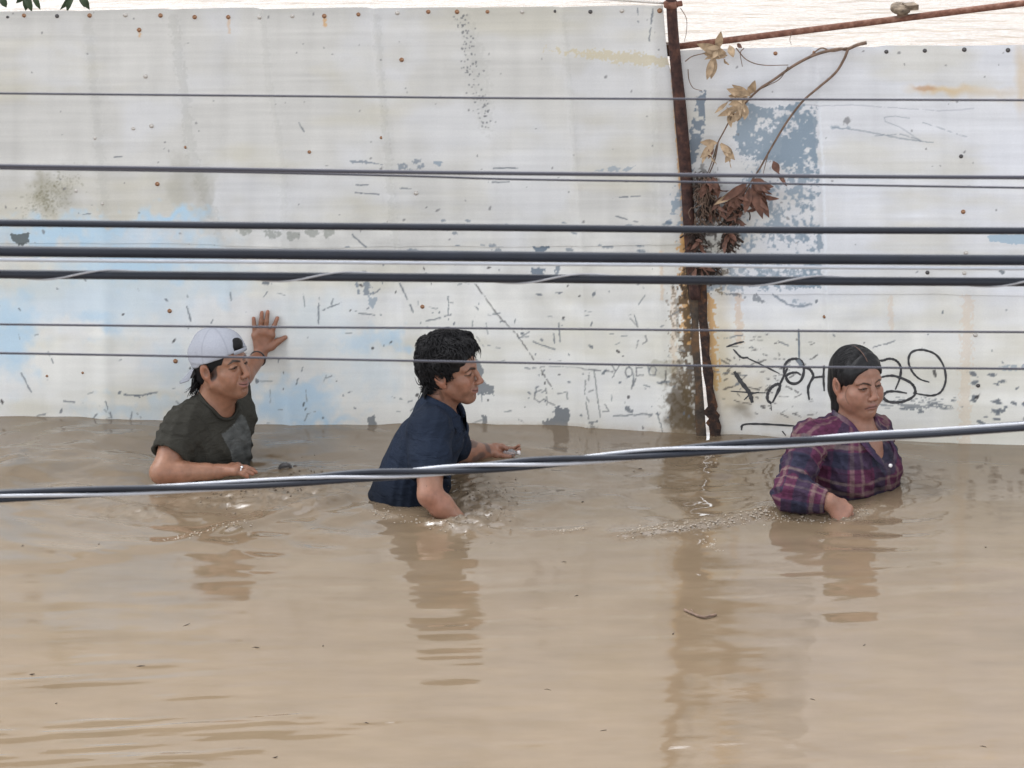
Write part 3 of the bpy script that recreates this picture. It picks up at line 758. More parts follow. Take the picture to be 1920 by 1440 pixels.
for q in [((1345, 92), (1352, 58), 15, T, .3), ((1362, 100), (1306, 82), 20, T, .2), ((1364, 104), (1318, 100), 18, T, -.2), ((1368, 85), (1375, 108), 14, T, .4), ((1336, 108), (1325, 150), 14, T, .5), ((1340, 106), (1333, 148), 16, T, .2),
          ((1382, 82), (1392, 90), 8, B, .3), ((1404, 178), (1416, 150), 16, T, .3), ((1404, 178), (1362, 166), 18, T, .4), ((1402, 182), (1366, 180), 18, T, -.2), ((1408, 180), (1372, 158), 14, T, .3), ((1400, 188), (1366, 196), 15, T, .1),
          ((1392, 196), (1345, 218), 14, T, .3), ((1396, 200), (1368, 232), 13, T, .4), ((1398, 196), (1396, 225), 14, T, .2), ((1390, 200), (1382, 228), 14, T, .1), ((1345, 268), (1312, 266), 14, T, .3), ((1340, 268), (1312, 296), 15, T, .5),
          ((1336, 272), (1328, 298), 11, B, .4), ((1352, 268), (1378, 300), 16, T, .2), ((1350, 270), (1372, 288), 12, T, .4),
          ((1450, 302), (1460, 325), 15, B, .2), ((1458, 322), (1476, 350), 8, B, .4), ((1410, 336), (1445, 356), 22, B, .4), ((1412, 340), (1440, 362), 20, B, .2), ((1410, 344), (1430, 410), 20, B, .3), ((1416, 350), (1442, 408), 18, B, .1),
          ((1402, 342), (1352, 376), 16, B, .5), ((1398, 346), (1338, 384), 14, T, .3), ((1400, 350), (1360, 384), 14, B, .2), ((1406, 350), (1396, 400), 16, B, .5), ((1396, 352), (1376, 395), 15, B, .2), ((1336, 330), (1344, 362), 14, B, .3), ((1328, 336), (1312, 372), 14, B, .4),
          ((1344, 340), (1346, 372), 12, B, .2), ((1420, 342), (1452, 350), 14, B, .6), ((1380, 360), (1362, 410), 14, B, .4)]:
    leaf(*q)
rg = random.Random(21)                                   # more small shrivelled leaves round the clusters
for cx, cy, sp, n, m in ((1350, 95, 18, 6, T), (1385, 178, 16, 8, T), (1372, 212, 14, 5, T), (1330, 282, 14, 5, T), (1362, 284, 10, 3, T), (1420, 362, 20, 12, B), (1370, 372, 16, 9, B), (1326, 345, 14, 10, B), (1338, 392, 12, 7, B), (1385, 405, 14, 8, B), (1366, 440, 9, 6, B), (1305, 455, 10, 6, B), (1312, 500, 10, 5, B)):
    for k in range(n):
        bx, by = cx + rg.gauss(0, sp * .5), cy + rg.gauss(0, sp * .5); an = 1.4 + rg.gauss(0, .8); L = 14 + rg.random() * 22
        leaf((bx, by), (bx + L * math.cos(an), by + L * math.sin(an)), 4 + rg.random() * 7, m, .3 + rg.random() * .9, .03 + rg.random() * .03, rg.gauss(0, .9))
# mats of dry root fibre where the vine grips the post
def fibre_mat(cx0, cy0, cx1, cy1, w, n, seed):
    rg = random.Random(seed); mb = MB()
    for k in range(n):
        t = rg.random(); x = cx0 + (cx1 - cx0) * t + rg.gauss(0, w * .33); y = cy0 + (cy1 - cy0) * t
        L = 8 + rg.random() * 20; sl = rg.gauss(0, 9)
        o = .012 + rg.random() * .035
        pts = [WALL(x + rg.gauss(0, 3), y, o), WALL(x + sl * .3 + rg.gauss(0, 6), y + L * .5, o + .010), WALL(x + sl + rg.gauss(0, 4), y + L, o)]
        mb.tube(spline(pts, 2), (.0010 + rg.random() ** 3 * .0042), 4, cap=False)
    o = mb.build('root_mat', M['root'], vine); o['kind'] = 'stuff'
fibre_mat(1316, 318, 1328, 400, 24, 190, 3); fibre_mat(1380, 366, 1364, 456, 17, 170, 4); fibre_mat(1302, 415, 1308, 520, 20, 130, 5); fibre_mat(1338, 480, 1330, 520, 20, 50, 6)
mb = MB(); rg = random.Random(9)
for k in range(70):
    x, y = rg.gauss(1326, 14), 330 + rg.random() * 80; o = .04 + rg.random() * .02
    pts = [WALL(x, y, o), WALL(x + rg.gauss(0, 7), y + 10, o + .006), WALL(x + rg.gauss(0, 9), y + 22, o)]
    mb.tube(spline(pts, 2), .0016, 4, cap=False)
o = mb.build('pale_tendril', M['stem'], vine); o['kind'] = 'stuff'

# ------------------------------------------------------------------ tree hanging over the top left corner
tree = empty('broadleaf_tree', (-2.9, 1.0, 0), 'green broadleaf tree whose leaves hang over the fence at the top left corner', 'tree')
mb = MB()
mb.tube(spline([(-2.9, 1.0, -.6), (-2.88, .98, .8), (-2.8, .95, 1.8), (-2.72, .95, 2.6), (-2.6, .98, 3.6)], 5), np.linspace(.11, .05, 21), 10)
mb.build('trunk', M['bark'], tree)
limbs = [[(-2.82, .95, 1.7), (-2.5, .75, 2.15), (-2.1, .6, 2.3), (-1.6, .5, 2.2), (-1.0, .5, 2.15)], [(-2.75, .95, 2.3), (-2.4, .9, 2.8), (-1.9, .8, 2.95), (-1.2, .7, 2.85), (-.6, .65, 2.7)], [(-2.8, .95, 2.0), (-3.2, .8, 2.5), (-3.6, .7, 2.7)], [(-2.65, .97, 3.2), (-2.3, 1.1, 3.7), (-1.9, 1.0, 3.8)], [(-2.7, .97, 2.9), (-3.0, 1.2, 3.5), (-3.3, 1.1, 3.8)]]
tips = []
for L in limbs:
    mb = MB(); q = spline(L, 6); mb.tube(q, np.linspace(.035, .008, len(q)), 7); mb.build('limb', M['bark'], tree); tips += q[4:]
rg = random.Random(5); mb = MB()
clumps = [Vector((rg.uniform(-2.7, .05), rg.uniform(.35, 1.3), rg.uniform(1.95, 3.7))) for _ in range(70)]  # clumps above the view, added so the ripples mirror dark leaves
def big_leaf(mb, c, d, L, w):
    d = Vector(d).normalized(); sd = d.cross(Vector((rg.gauss(0, .4), -1, rg.gauss(0, .4)))).normalized(); nr = sd.cross(d)
    V = []; F = []
    for i, p in enumerate((.1, .75, 1, .75, .05)):
        s = i / 4; q = Vector(c) + d * (L * s) + nr * (math.sin(s * 3) * L * .10)
        V += [q - sd * w / 2 * p + nr * w * .12 * p, q, q + sd * w / 2 * p + nr * w * .12 * p]
    for i in range(4):
        for k in range(2): F.append((3 * i + k, 3 * i + k + 1, 3 * i + 4 + k, 3 * i + 3 + k))
    mb.add(V, F)
for k in range(10500):
    if k < 3000: t = Vector(rg.choice(tips)); c = t + Vector((rg.gauss(0, .26), rg.gauss(0, .25), rg.gauss(0, .24)))
    else:
        cl = rg.choice(clumps); c = cl + Vector((rg.gauss(0, .20), rg.gauss(0, .18), rg.gauss(0, .16)))
    if c.z < 1.80 or c.y < .14: continue
    big_leaf(mb, c, (rg.gauss(0, .6), rg.gauss(0, .6), -1 + rg.gauss(0, .5)), .10 + rg.random() * .07, .045 + rg.random() * .025)
o = mb.build('crown', M['leaf_green'], tree); o['kind'] = 'stuff'
for (a, b), (c, d), w in (((2, -10), (12, 14), 14), ((50, -18), (30, 6), 12), ((52, -22), (48, 20), 16), ((62, -20), (76, 18), 12), ((45, -20), (60, 22), 14), ((140, -26), (112, 18), 15), ((142, -26), (126, 22), 14), ((146, -22), (168, 18), 15), ((144, -26), (158, 14), 12), ((100, -20), (84, -2), 12)):
    mb = MB(); y = .22; p, q = W(a, b, y), W(c, d, y); big_leaf(mb, p, q - p, (q - p).length, w / 520); mb.build('leaf', M['leaf_green'], tree)
mb = MB()
for pts in ([(-40, -60), (20, -28), (55, -20), (100, -22), (145, -26), (200, -50)],):
    mb.tube(spline([W(a, b, .24) for a, b in pts], 5), .006, 6)
mb.build('twig', M['bark'], tree)

# ------------------------------------------------------------------ flood water
MEN = [W(400, 900, -.45), W(760, 935, -.68), W(1600, 900, -.55)]
def axis_nonuni(a, b, step, far):
    core = np.arange(a, b + step / 2, step)
    g = [step * 1.35 ** k for k in range(1, 60)]
    ext = np.cumsum(g); ext = ext[ext < far]; ext = np.append(ext, far)
    return np.concatenate([(a - ext)[::-1], core, b + ext])
wx = axis_nonuni(-2.35, 2.35, .0105, 900.0); wy = axis_nonuni(-3.35, .35, .0105, 900.0)
XX, YY = np.meshgrid(wx, wy, indexing='xy')
WP = np.stack([XX.ravel(), YY.ravel(), np.zeros(XX.size)], -1)
wpx, wpy = to_px(WP); 
near = ((np.abs(XX) < 6) & (YY < 3) & (YY > -6)).ravel()
wpx = np.where(near, wpx, -5000); wpy = np.where(near, wpy, -5000)
x, y = WP[:, 0].astype(np.float32), WP[:, 1].astype(np.float32)
def gauss2(cx, cy, rx, ry, ang=0):
    c, s = math.cos(ang), math.sin(ang)
    u = ((wpx - cx) * c + (wpy - cy) * s) / rx; v = (-(wpx - cx) * s + (wpy - cy) * c) / ry
    return np.exp(-np.clip(u * u + v * v, 0, 60))
def ridge(pts, w, amp, skew=.6):
    """a crest along photo points, steep on the near side"""
    pts = np.array(pts, float); best = np.full(len(wpx), 1e9); sg = np.zeros(len(wpx))
    for k in range(len(pts) - 1):
        a0, b0 = pts[k], pts[k + 1]; d = b0 - a0
        t = np.clip(((wpx - a0[0]) * d[0] + (wpy - a0[1]) * d[1]) / (d @ d), 0, 1)
        ex, ey = wpx - a0[0] - t * d[0], wpy - a0[1] - t * d[1]
        dd = np.hypot(ex * .5, ey); m = dd < best
        best = np.where(m, dd, best); sg = np.where(m, np.sign(ey), sg)
    ww = np.where(sg > 0, w * (1 - skew * .5), w * (1 + skew))
    return amp * np.exp(-np.clip((best / ww) ** 2, 0, 60))
far_fade = np.exp(-(np.maximum(0, np.abs(x) - 4) / 6) ** 2 - (np.maximum(0, np.abs(y + 1.5) - 4) / 6) ** 2)
H = .0030 * (fbm(x * 1.6 + y * .5, y * 3.6, 3, 50) - .5) * 2
calm = .0010 * (fbm(x * 5 + y * 2, y * 16 - x * 2.4, 3, 51) - .5) * 2
H += calm
def streaks(fx, fy, sl, sd, lo=.5):
    n = fbm(x * fx + y * .7, (y - x * sl) * fy, 3, sd, .45); return np.clip(n - lo, 0, 1) ** 1.3
H += .042 * gauss2(110, 1370, 430, 90) * streaks(1.9, 13, .14, 52, .42)
H += .028 * gauss2(60, 1250, 220, 50) * streaks(2.2, 13, .14, 58, .48)
H += .010 * gauss2(900, 1390, 430, 60) * streaks(2.0, 12, .12, 54, .57) + .006 * gauss2(500, 1240, 200, 40) * streaks(2.4, 14, .12, 59, .5)
# wall-side swell: the water stands a little higher in the middle and dips to the right
H += .020 * gauss2(960, 800, 240, 70) + .012 * gauss2(60, 800, 170, 60) - .006 * gauss2(1300, 820, 180, 50)
# choppy water left of and around the two men
chop = np.clip(gauss2(150, 880, 330, 70) + .7 * gauss2(560, 900, 240, 60) + .3 * gauss2(1000, 880, 260, 60) + .15 * gauss2(1780, 920, 240, 60), 0, 1)
H += chop * (.026 * (fbm(x * 3.0 + y, y * 7, 3, 56) - .5) * 2 + .008 * (fbm(x * 9, y * 16, 3, 57) - .5) * 2)
H += .0035 * gauss2(960, 900, 900, 110) * (fbm(x * 4 + y * 2, y * 12, 3, 81) - .5) * 2
H += ridge([(60, 870), (180, 830), (300, 822)], 20, .016); H += ridge([(-50, 905), (110, 880), (260, 888)], 18, .012)
H += sstep(280, 480, wpx) * ridge([(330, 1020), (450, 992), (560, 960), (640, 935)], 9, .020)
H += .3 * ridge([(-60, 1000), (60, 1025), (170, 1038)], 14, .020)
H += ridge([(-60, 1062), (120, 1056), (260, 1030), (420, 1020), (560, 1000)], 16, .009)
H += ridge([(40, 940), (150, 925), (230, 950), (330, 975)], 10, .010)
H += ridge([(600, 1010), (660, 1018), (740, 1002)], 9, .006)
# broken water pushed up by the men
rough1 = np.clip(gauss2(470, 935, 170, 28, -.06) + .8 * gauss2(560, 905, 90, 26) + .6 * gauss2(240, 965, 90, 16), 0, 1)
rough2 = np.clip(gauss2(905, 950, 62, 42) + .8 * gauss2(850, 985, 50, 14) + .5 * gauss2(900, 880, 60, 26), 0, 1)
rough3 = np.clip(gauss2(1310, 985, 130, 11, -.16) + .8 * gauss2(1530, 970, 90, 12) + .7 * gauss2(1585, 972, 40, 10), 0, 1)
lump = lambda f, sd: (1 - np.abs(fbm(x * f, y * f * 1.6, 3, sd) - .5) * 3.2)
H += rough1 * (.015 * (lump(24, 60) - .4) + .006 * (lump(44, 61) - .5)) + rough2 * (.030 * (lump(17, 62) - .3) + .006 * (lump(42, 63) - .5)) + rough3 * (.010 * (lump(40, 64) - .3) + .005 * (lump(80, 65) - .5))
H += ridge([(1165, 1006), (1240, 996), (1330, 985), (1440, 962)], 8, .012); H += ridge([(1440, 960), (1500, 968), (1590, 972), (1640, 950)], 8, .008)
H += ridge([(690, 960), (760, 968), (850, 990), (960, 975), (1050, 945)], 12, .010); H += ridge([(1000, 1000), (1080, 995), (1100, 990)], 5, .005)
# rings spreading from each wader
for k, c in enumerate(MEN):
    r = np.hypot((x - c.x) * .8, y - c.y)
    H += .0035 * np.sin(r * 44 + 3 * fbm(x * 3, y * 3, 2, 70 + k)) * np.exp(-((r - .5) / .28) ** 2) * sstep(.40, .6, fbm(x * 2.3, y * 2.3, 2, 73 + k))
brk = lambda fx, fy, sd: (fbm(x * fx + y * 1.1, (y - x * .10) * fy, 3, sd, .42) - .5) * 2
H += .0060 * gauss2(1640, 1100, 260, 90) * brk(1.6, 9, 75) + .0062 * gauss2(1390, 1130, 170, 150) * brk(1.6, 8, 76) + .012 * gauss2(1325, 890, 70, 80) * brk(7, 24, 82)
H += .0070 * gauss2(850, 1150, 170, 170) * brk(1.7, 9, 77) + .0060 * gauss2(440, 1090, 190, 70) * brk(1.5, 8, 78)
H += .0022 * gauss2(960, 1150, 1200, 220) * brk(1.3, 6, 79)
WP[:, 2] = H * far_fade
nx_, ny_ = len(wx), len(wy)
ii = np.arange(nx_ * ny_).reshape(ny_, nx_)
WF = np.stack([ii[:-1, :-1], ii[:-1, 1:], ii[1:, 1:], ii[1:, :-1]], -1).reshape(-1, 4)
foamy = np.clip(rough1 * 1.6 + rough2 * 1.4 + rough3 * 1.2 + chop * .12, 0, 1)
mw = bpy.data.materials.new('muddy_flood_water'); mw.use_nodes = True
N = mw.node_tree.nodes; L = mw.node_tree.links; p = N['Principled BSDF']
p.inputs['Roughness'].default_value = .03; p.inputs['IOR'].default_value = 1.95
tc = N.new('ShaderNodeTexCoord'); mp = N.new('ShaderNodeMapping'); mp.inputs['Scale'].default_value = (1.2, 3.5, 1)
L.new(tc.outputs['Object'], mp.inputs['Vector'])
nz = N.new('ShaderNodeTexNoise'); nz.inputs['Scale'].default_value = 2.2; nz.inputs['Detail'].default_value = 7; nz.inputs['Roughness'].default_value = .6
L.new(mp.outputs[0], nz.inputs['Vector'])
cr = N.new('ShaderNodeValToRGB'); e = cr.color_ramp.elements
e[0].position = .30; e[0].color = (.158, .115, .073, 1); e[1].position = .72; e[1].color = (.205, .151, .099, 1)
L.new(nz.outputs['Fac'], cr.inputs['Fac'])
L.new(cr.outputs[0], p.inputs['Base Color'])
n2 = N.new('ShaderNodeTexNoise'); n2.inputs['Scale'].default_value = 30; n2.inputs['Detail'].default_value = 3
L.new(mp.outputs[0], n2.inputs['Vector'])
bp = N.new('ShaderNodeBump'); bp.inputs['Strength'].default_value = .05; bp.inputs['Distance'].default_value = .003
L.new(n2.outputs['Fac'], bp.inputs['Height']); L.new(bp.outputs[0], p.inputs['Normal'])
ca = N.new('ShaderNodeAttribute'); ca.attribute_name = 'churn'
cm = N.new('ShaderNodeMapRange'); cm.inputs['To Min'].default_value = .03; cm.inputs['To Max'].default_value = .34; L.new(ca.outputs['Fac'], cm.inputs['Value']); L.new(cm.outputs[0], p.inputs['Roughness'])
sx = N.new('ShaderNodeSeparateXYZ'); L.new(tc.outputs['Object'], sx.inputs[0])
fr = N.new('ShaderNodeMapRange'); fr.inputs['From Min'].default_value = .25; fr.inputs['From Max'].default_value = 1.2; L.new(sx.outputs['Y'], fr.inputs['Value'])
mp3 = N.new('ShaderNodeMapping'); mp3.inputs['Scale'].default_value = (.9, 3.2, 1); mp3.inputs['Rotation'].default_value = (0, 0, .05); L.new(tc.outputs['Object'], mp3.inputs['Vector'])
n3 = N.new('ShaderNodeTexNoise'); n3.inputs['Scale'].default_value = 2.4; n3.inputs['Detail'].default_value = 5; n3.inputs['Roughness'].default_value = .55; L.new(mp3.outputs[0], n3.inputs['Vector'])
mm = N.new('ShaderNodeMath'); mm.operation = 'MULTIPLY'; L.new(n3.outputs['Fac'], mm.inputs[0]); L.new(fr.outputs[0], mm.inputs[1])
bp3 = N.new('ShaderNodeBump'); bp3.inputs['Strength'].default_value = 1.0; bp3.inputs['Distance'].default_value = .035; L.new(mm.outputs[0], bp3.inputs['Height']); L.new(bp3.outputs[0], bp.inputs['Normal'])
water = obj('flood_water', mesh_np('flood_water', WP, WF, extra={'churn': foamy}), mw); water['kind'] = 'structure'; water['label'] = 'brown muddy flood water with ripples and reflections'
M['foam'] = mat('muddy_foam', (.34, .285, .225), .45, grain=.25, gscale=60)
M['mudclod'] = mat('mud_splash', (.13, .097, .066), .6, grain=.3, gscale=50)

def water_z(X, Y):
    i = np.clip(np.searchsorted(wx, X), 1, nx_ - 1); j = np.clip(np.searchsorted(wy, Y), 1, ny_ - 1)
    return float(WP[j * nx_ + i, 2])
# froth: small bubbles riding on the broken water, a few standing in for glints
def froth(name, gen, n, r0, r1, m, lift=.0):
    mb = MB()
    for k in range(n):
        a, b = gen(); q = WZ(a, b, 0); q.z = water_z(q.x, q.y) + lift * abs(RNG.normal()); r = r0 + (r1 - r0) * RNG.random() ** 2.2
        fl = .7 if not lift else 1
        mb.lathe(q - Vector((0, 0, r * .4 * fl)), (RNG.normal() * .1, RNG.normal() * .1, 1), [(r * .75, 0), (r, r * .45 * fl), (r * .7, r * 1.0 * fl), (r * .2, r * 1.25 * fl)], 6)
    o = mb.build(name, m); o['kind'] = 'stuff'; return o
def along(pts, sx, sy):
    pts = np.array(pts, float)
    def f():
        t = RNG.random() * (len(pts) - 1); i = int(t); q = pts[i] + (pts[i + 1] - pts[i]) * (t - i)
        return q[0] + RNG.normal() * sx, q[1] + RNG.normal() * sy
    return f
froth('foam_bubbles', along([(1170, 1006), (1240, 998), (1300, 992), (1350, 984), (1410, 972), (1440, 962)], 9, 4), 480, .0010, .0052, M['foam'])
froth('foam_bubbles', along([(1450, 970), (1500, 975), (1560, 978), (1600, 970), (1612, 960)], 9, 3.5), 200, .0014, .0045, M['foam'])
froth('foam_bubbles', along([(820, 990), (860, 992), (900, 985), (930, 965)], 16, 6), 130, .0010, .0042, M['foam'])
froth('foam_bubbles', along([(310, 1018), (400, 1000), (470, 990)], 12, 4), 120, .0010, .0042, M['foam'])
froth('foam_bubbles', along([(1325, 850), (1335, 870)], 8, 8), 30, .002, .006, M['foam'])  # pale dots standing in for the slit's glint by the post
froth('foam_bubbles', along([(1325, 1010), (1345, 1030)], 6, 6), 24, .002, .005, M['foam'])  # lower glint of the slit, also set as pale dots
froth('foam_bubbles', along([(690, 965), (740, 968), (800, 985)], 14, 5), 60, .0015, .005, M['foam'])
froth('foam_bubbles', along([(1030, 1000), (1095, 992)], 4, 2), 60, .0015, .004, M['foam'])
froth('mud_splashes', along([(380, 935), (470, 925), (560, 905), (600, 895)], 30, 14), 150, .0015, .0055, M['mudclod'], .012)
froth('mud_splashes', along([(860, 950), (900, 945), (950, 950)], 26, 20), 130, .0015, .0048, M['mudclod'], .02)

# bits afloat
mb = MB(); q = WZ(535, 882); mb.tube(spline([q + Vector((-.024, 0, -.004)), q + Vector((-.016, 0, .014)), q + Vector((0, -.004, .022)), q + Vector((.016, 0, .016)), q + Vector((.024, 0, 0))], 4), [.003, .004, .005, .006, .007, .008, .009, .009, .009, .009, .008, .007, .006, .005, .004, .003, .002], 8)
tag(mb.build('floating_scrap', M['bolt_dark']), 'dark curled scrap poking out of the water beside the ringed hand', 'debris')
mb = MB(); q = WZ(548, 878); mb.lathe(q + Vector((0.01, 0, -.004)), (0, 0, 1), [(.010, 0), (.012, .006), (.006, .013)], 9)
tag(mb.build('floating_clod', M['root']), 'small dark clod beside the dark curled scrap in the water', 'debris')
mb = MB(); mb.tube(spline([WZ(a, b, .004) for a, b in ((1283, 1143), (1300, 1151), (1318, 1157), (1330, 1155), (1343, 1152))], 4), .004, 6); mb.tube([WZ(1300, 1150, .005), WZ(1296, 1142, .012)], .002, 5)
tag(mb.build('floating_twig', M['stem']), 'thin brown twig afloat left of the post reflection', 'twig')
mb = MB(); rg = random.Random(12)
for a, b, s in ((1522, 1312, 1), (478, 1215, .9), (1848, 1026, 1), (263, 1251, 1.1), (1025, 1294, .7), (1262, 1188, .9), (185, 1026, .8), (605, 1212, .7), (686, 1358, .9), (348, 1174, .6), (1056, 1055, .8), (1080, 1118, .9), (1620, 1210, .8), (1842, 1400, .7), (42, 1028, .7), (1200, 878, .9), (1188, 882, .6), (1092, 942, 1.1), (1130, 1370, .7), (515, 1420, .9), (105, 1320, .7), (60, 1265, 1.1)):
    q = WZ(a, b); q.z = water_z(q.x, q.y); an = rg.gauss(0, .4); L_ = .004 * s + rg.random() ** 2 * .016; bd = rg.gauss(0, .006)
    mb.tube([q + Vector((-L_ * math.cos(an), -L_ * math.sin(an), -.001)), q + Vector((bd * .3, bd, .001)), q + Vector((L_ * math.cos(an), L_ * math.sin(an), rg.random() * .004))], [.0006, (.0010 + .0016 * rg.random()) * s, .0007], 5)
o = mb.build('floating_litter', M['root']); o['kind'] = 'stuff'

# ------------------------------------------------------------------ overhead cables in front of the street
YC = -6.0
def cable(name, pts, w, m, label, group, y=YC, n=10, build=True):
    """pts: photo points at depth y; carried on past the frame on both sides"""
    P = [W(a, b, y) for a, b in pts]
    if len(P) == 2: P = [P[0], P[0].lerp(P[1], .33), P[0].lerp(P[1], .66), P[1]]
    lo = P[0] - (P[1] - P[0]).normalized() * 9; hi = P[-1] + (P[-1] - P[-2]).normalized() * 9
    q = [lo] + spline(P, 16) + [hi]
    r = w / 2 * (y - CAM.y) / math.cos(R_(PITCH)) / FPX
    mb = MB(); mb.tube(q, r, n)
    if not build: return q, r
    return tag(mb.build(name, m), label, 'cable', group)
grp = 'overhead cables crossing in front of the fence'
cable('thin_wire', [(-60, 174), (0, 175), (640, 181), (960, 184), (1400, 186), (1980, 188)], 4.2, M['wire'], 'topmost thin wire, crossing high on the fence above all other wires', grp)
cable('medium_wire', [(-60, 309), (0, 311), (400, 317), (700, 322), (960, 325), (1280, 328), (1600, 331), (1980, 333)], 7.5, M['wire'], 'medium dark wire with a finer wire peeling off just under it', grp)
cable('thin_wire', [(-60, 314), (0, 316), (400, 322), (640, 327), (800, 331), (960, 336), (1280, 341), (1600, 347), (1980, 353)], 4, M['wire'], 'finer wire just under the medium dark wire, parting from it towards the right', grp, y=YC + .03)
cable('thick_cable', [(-60, 418), (0, 418), (480, 423), (960, 427), (1400, 431), (1980, 433)], 13.5, M['rubber'], 'uppermost of the three thick black cables', grp)
cable('thick_cable', [(-60, 470), (0, 471), (480, 476), (960, 481), (1400, 485), (1980, 488)], 20, M['rubber'], 'thickest black cable, middle of the three, with a silver strand beneath', grp, n=14)
cable('messenger_strand', [(-60, 486), (0, 487), (300, 490), (640, 492), (960, 495), (1280, 497), (1500, 501), (1980, 504)], 6.5, M['silver'], 'silver twisted strand close beneath the thickest black cable', grp, y=YC - .02)
lab = 'lowest of the three thick black cables, wound with a pale spiral strip'
e6 = empty('wrapped_cable', W(960, 521, YC), lab, 'cable', grp)
P6 = [(-60, 513), (0, 514), (480, 518), (960, 522), (1400, 526), (1980, 529)]
q, r = cable('', P6, 17, None, '', '', build=False)
mb = MB(); mb.tube(q, r, 12); mb.build('cable_sheath', M['rubber'], e6)
xs = np.array([v.x for v in q]); ys = np.array([v.y for v in q]); zs = np.array([v.z for v in q])
mpp = (YC - CAM.y) / math.cos(R_(PITCH)) / FPX
x0 = W(575, 518, YC).x; pitch_ = 440 * mpp
pts = []
for k in range(int(3.4 / .006)):
    xx = -1.7 + k * .006
    ph = (xx - x0) / pitch_ * 2 * math.pi
    ph = ph + .75 * math.sin(ph)                        # laid slack: it crosses the front quickly
    a = -math.pi / 2 - 0 + ph
    c = Vector((xx, np.interp(xx, xs, ys), np.interp(xx, xs, zs)))
    rr = r * 1.05
    pts.append(c + Vector((0, math.sin(a) * rr * 1.0, -math.cos(a) * rr * -1)))
mb = MB(); mb.tube(pts, .0022, 5); mb.build('lashing_strip', M['lash'], e6)
cable('thin_wire', [(-60, 607), (0, 608), (480, 613), (960, 616), (1400, 620), (1980, 623)], 4.2, M['wire'], 'thin wire passing across the raised hand on the fence', grp)
cable('thin_wire', [(-60, 661), (0, 662), (350, 668), (640, 674), (960, 680), (1400, 687), (1980, 692)], 4.4, M['wire'], 'thin wire running level with the white cap and the foreheads', grp)
# the slanting service drop: two black conductors, pale strands added as their sky highlights
lab = 'slanting twisted bundle of black and bare silver conductors before the waders'
eb = empty('service_drop_cable', W(960, 868, YC), lab, 'cable', grp)
ctr = [(-60, 936), (0, 931), (250, 920), (450, 909), (580, 900), (640, 895), (800, 885), (960, 872), (1120, 859), (1280, 845), (1440, 833), (1600, 821), (1760, 811), (1980, 796)]
q, _ = cable('', ctr, 10, None, '', '', build=False)
dense = []
for a_, b_ in zip(q[:-1], q[1:]):
    nn = max(1, int((b_ - a_).length / .012))
    for k in range(nn): dense.append(a_.lerp(b_, k / nn))
rs = 10.2 * mpp / 2
for k, (m, nm, rad) in enumerate(((M['rubber'], 'insulated_conductor', rs * 1.12), (M['alu'], 'bare_conductor', rs * .70), (M['rubber'], 'insulated_conductor', rs * 1.12), (M['alu'], 'bare_conductor', rs * .62))):
    mb = MB(); pts = []
    for i, c in enumerate(dense):
        if abs(c.x) > 9 or (abs(c.x) > 2.2 and i % 6): continue
        a = 2 * math.pi * (c.x / 1.15 + .16 * math.sin(c.x * 3.1) + .05 * math.sin(c.x * 7.7 + k)) + k * 2 * math.pi / 4 + .9
        hr = rs * (1.32 + .12 * math.sin(c.x * 5 + k * 2))
        pts.append(c + Vector((0, math.cos(a) * hr, math.sin(a) * hr)))
    mb.tube(pts, rad, 9); mb.build(nm, m, eb)

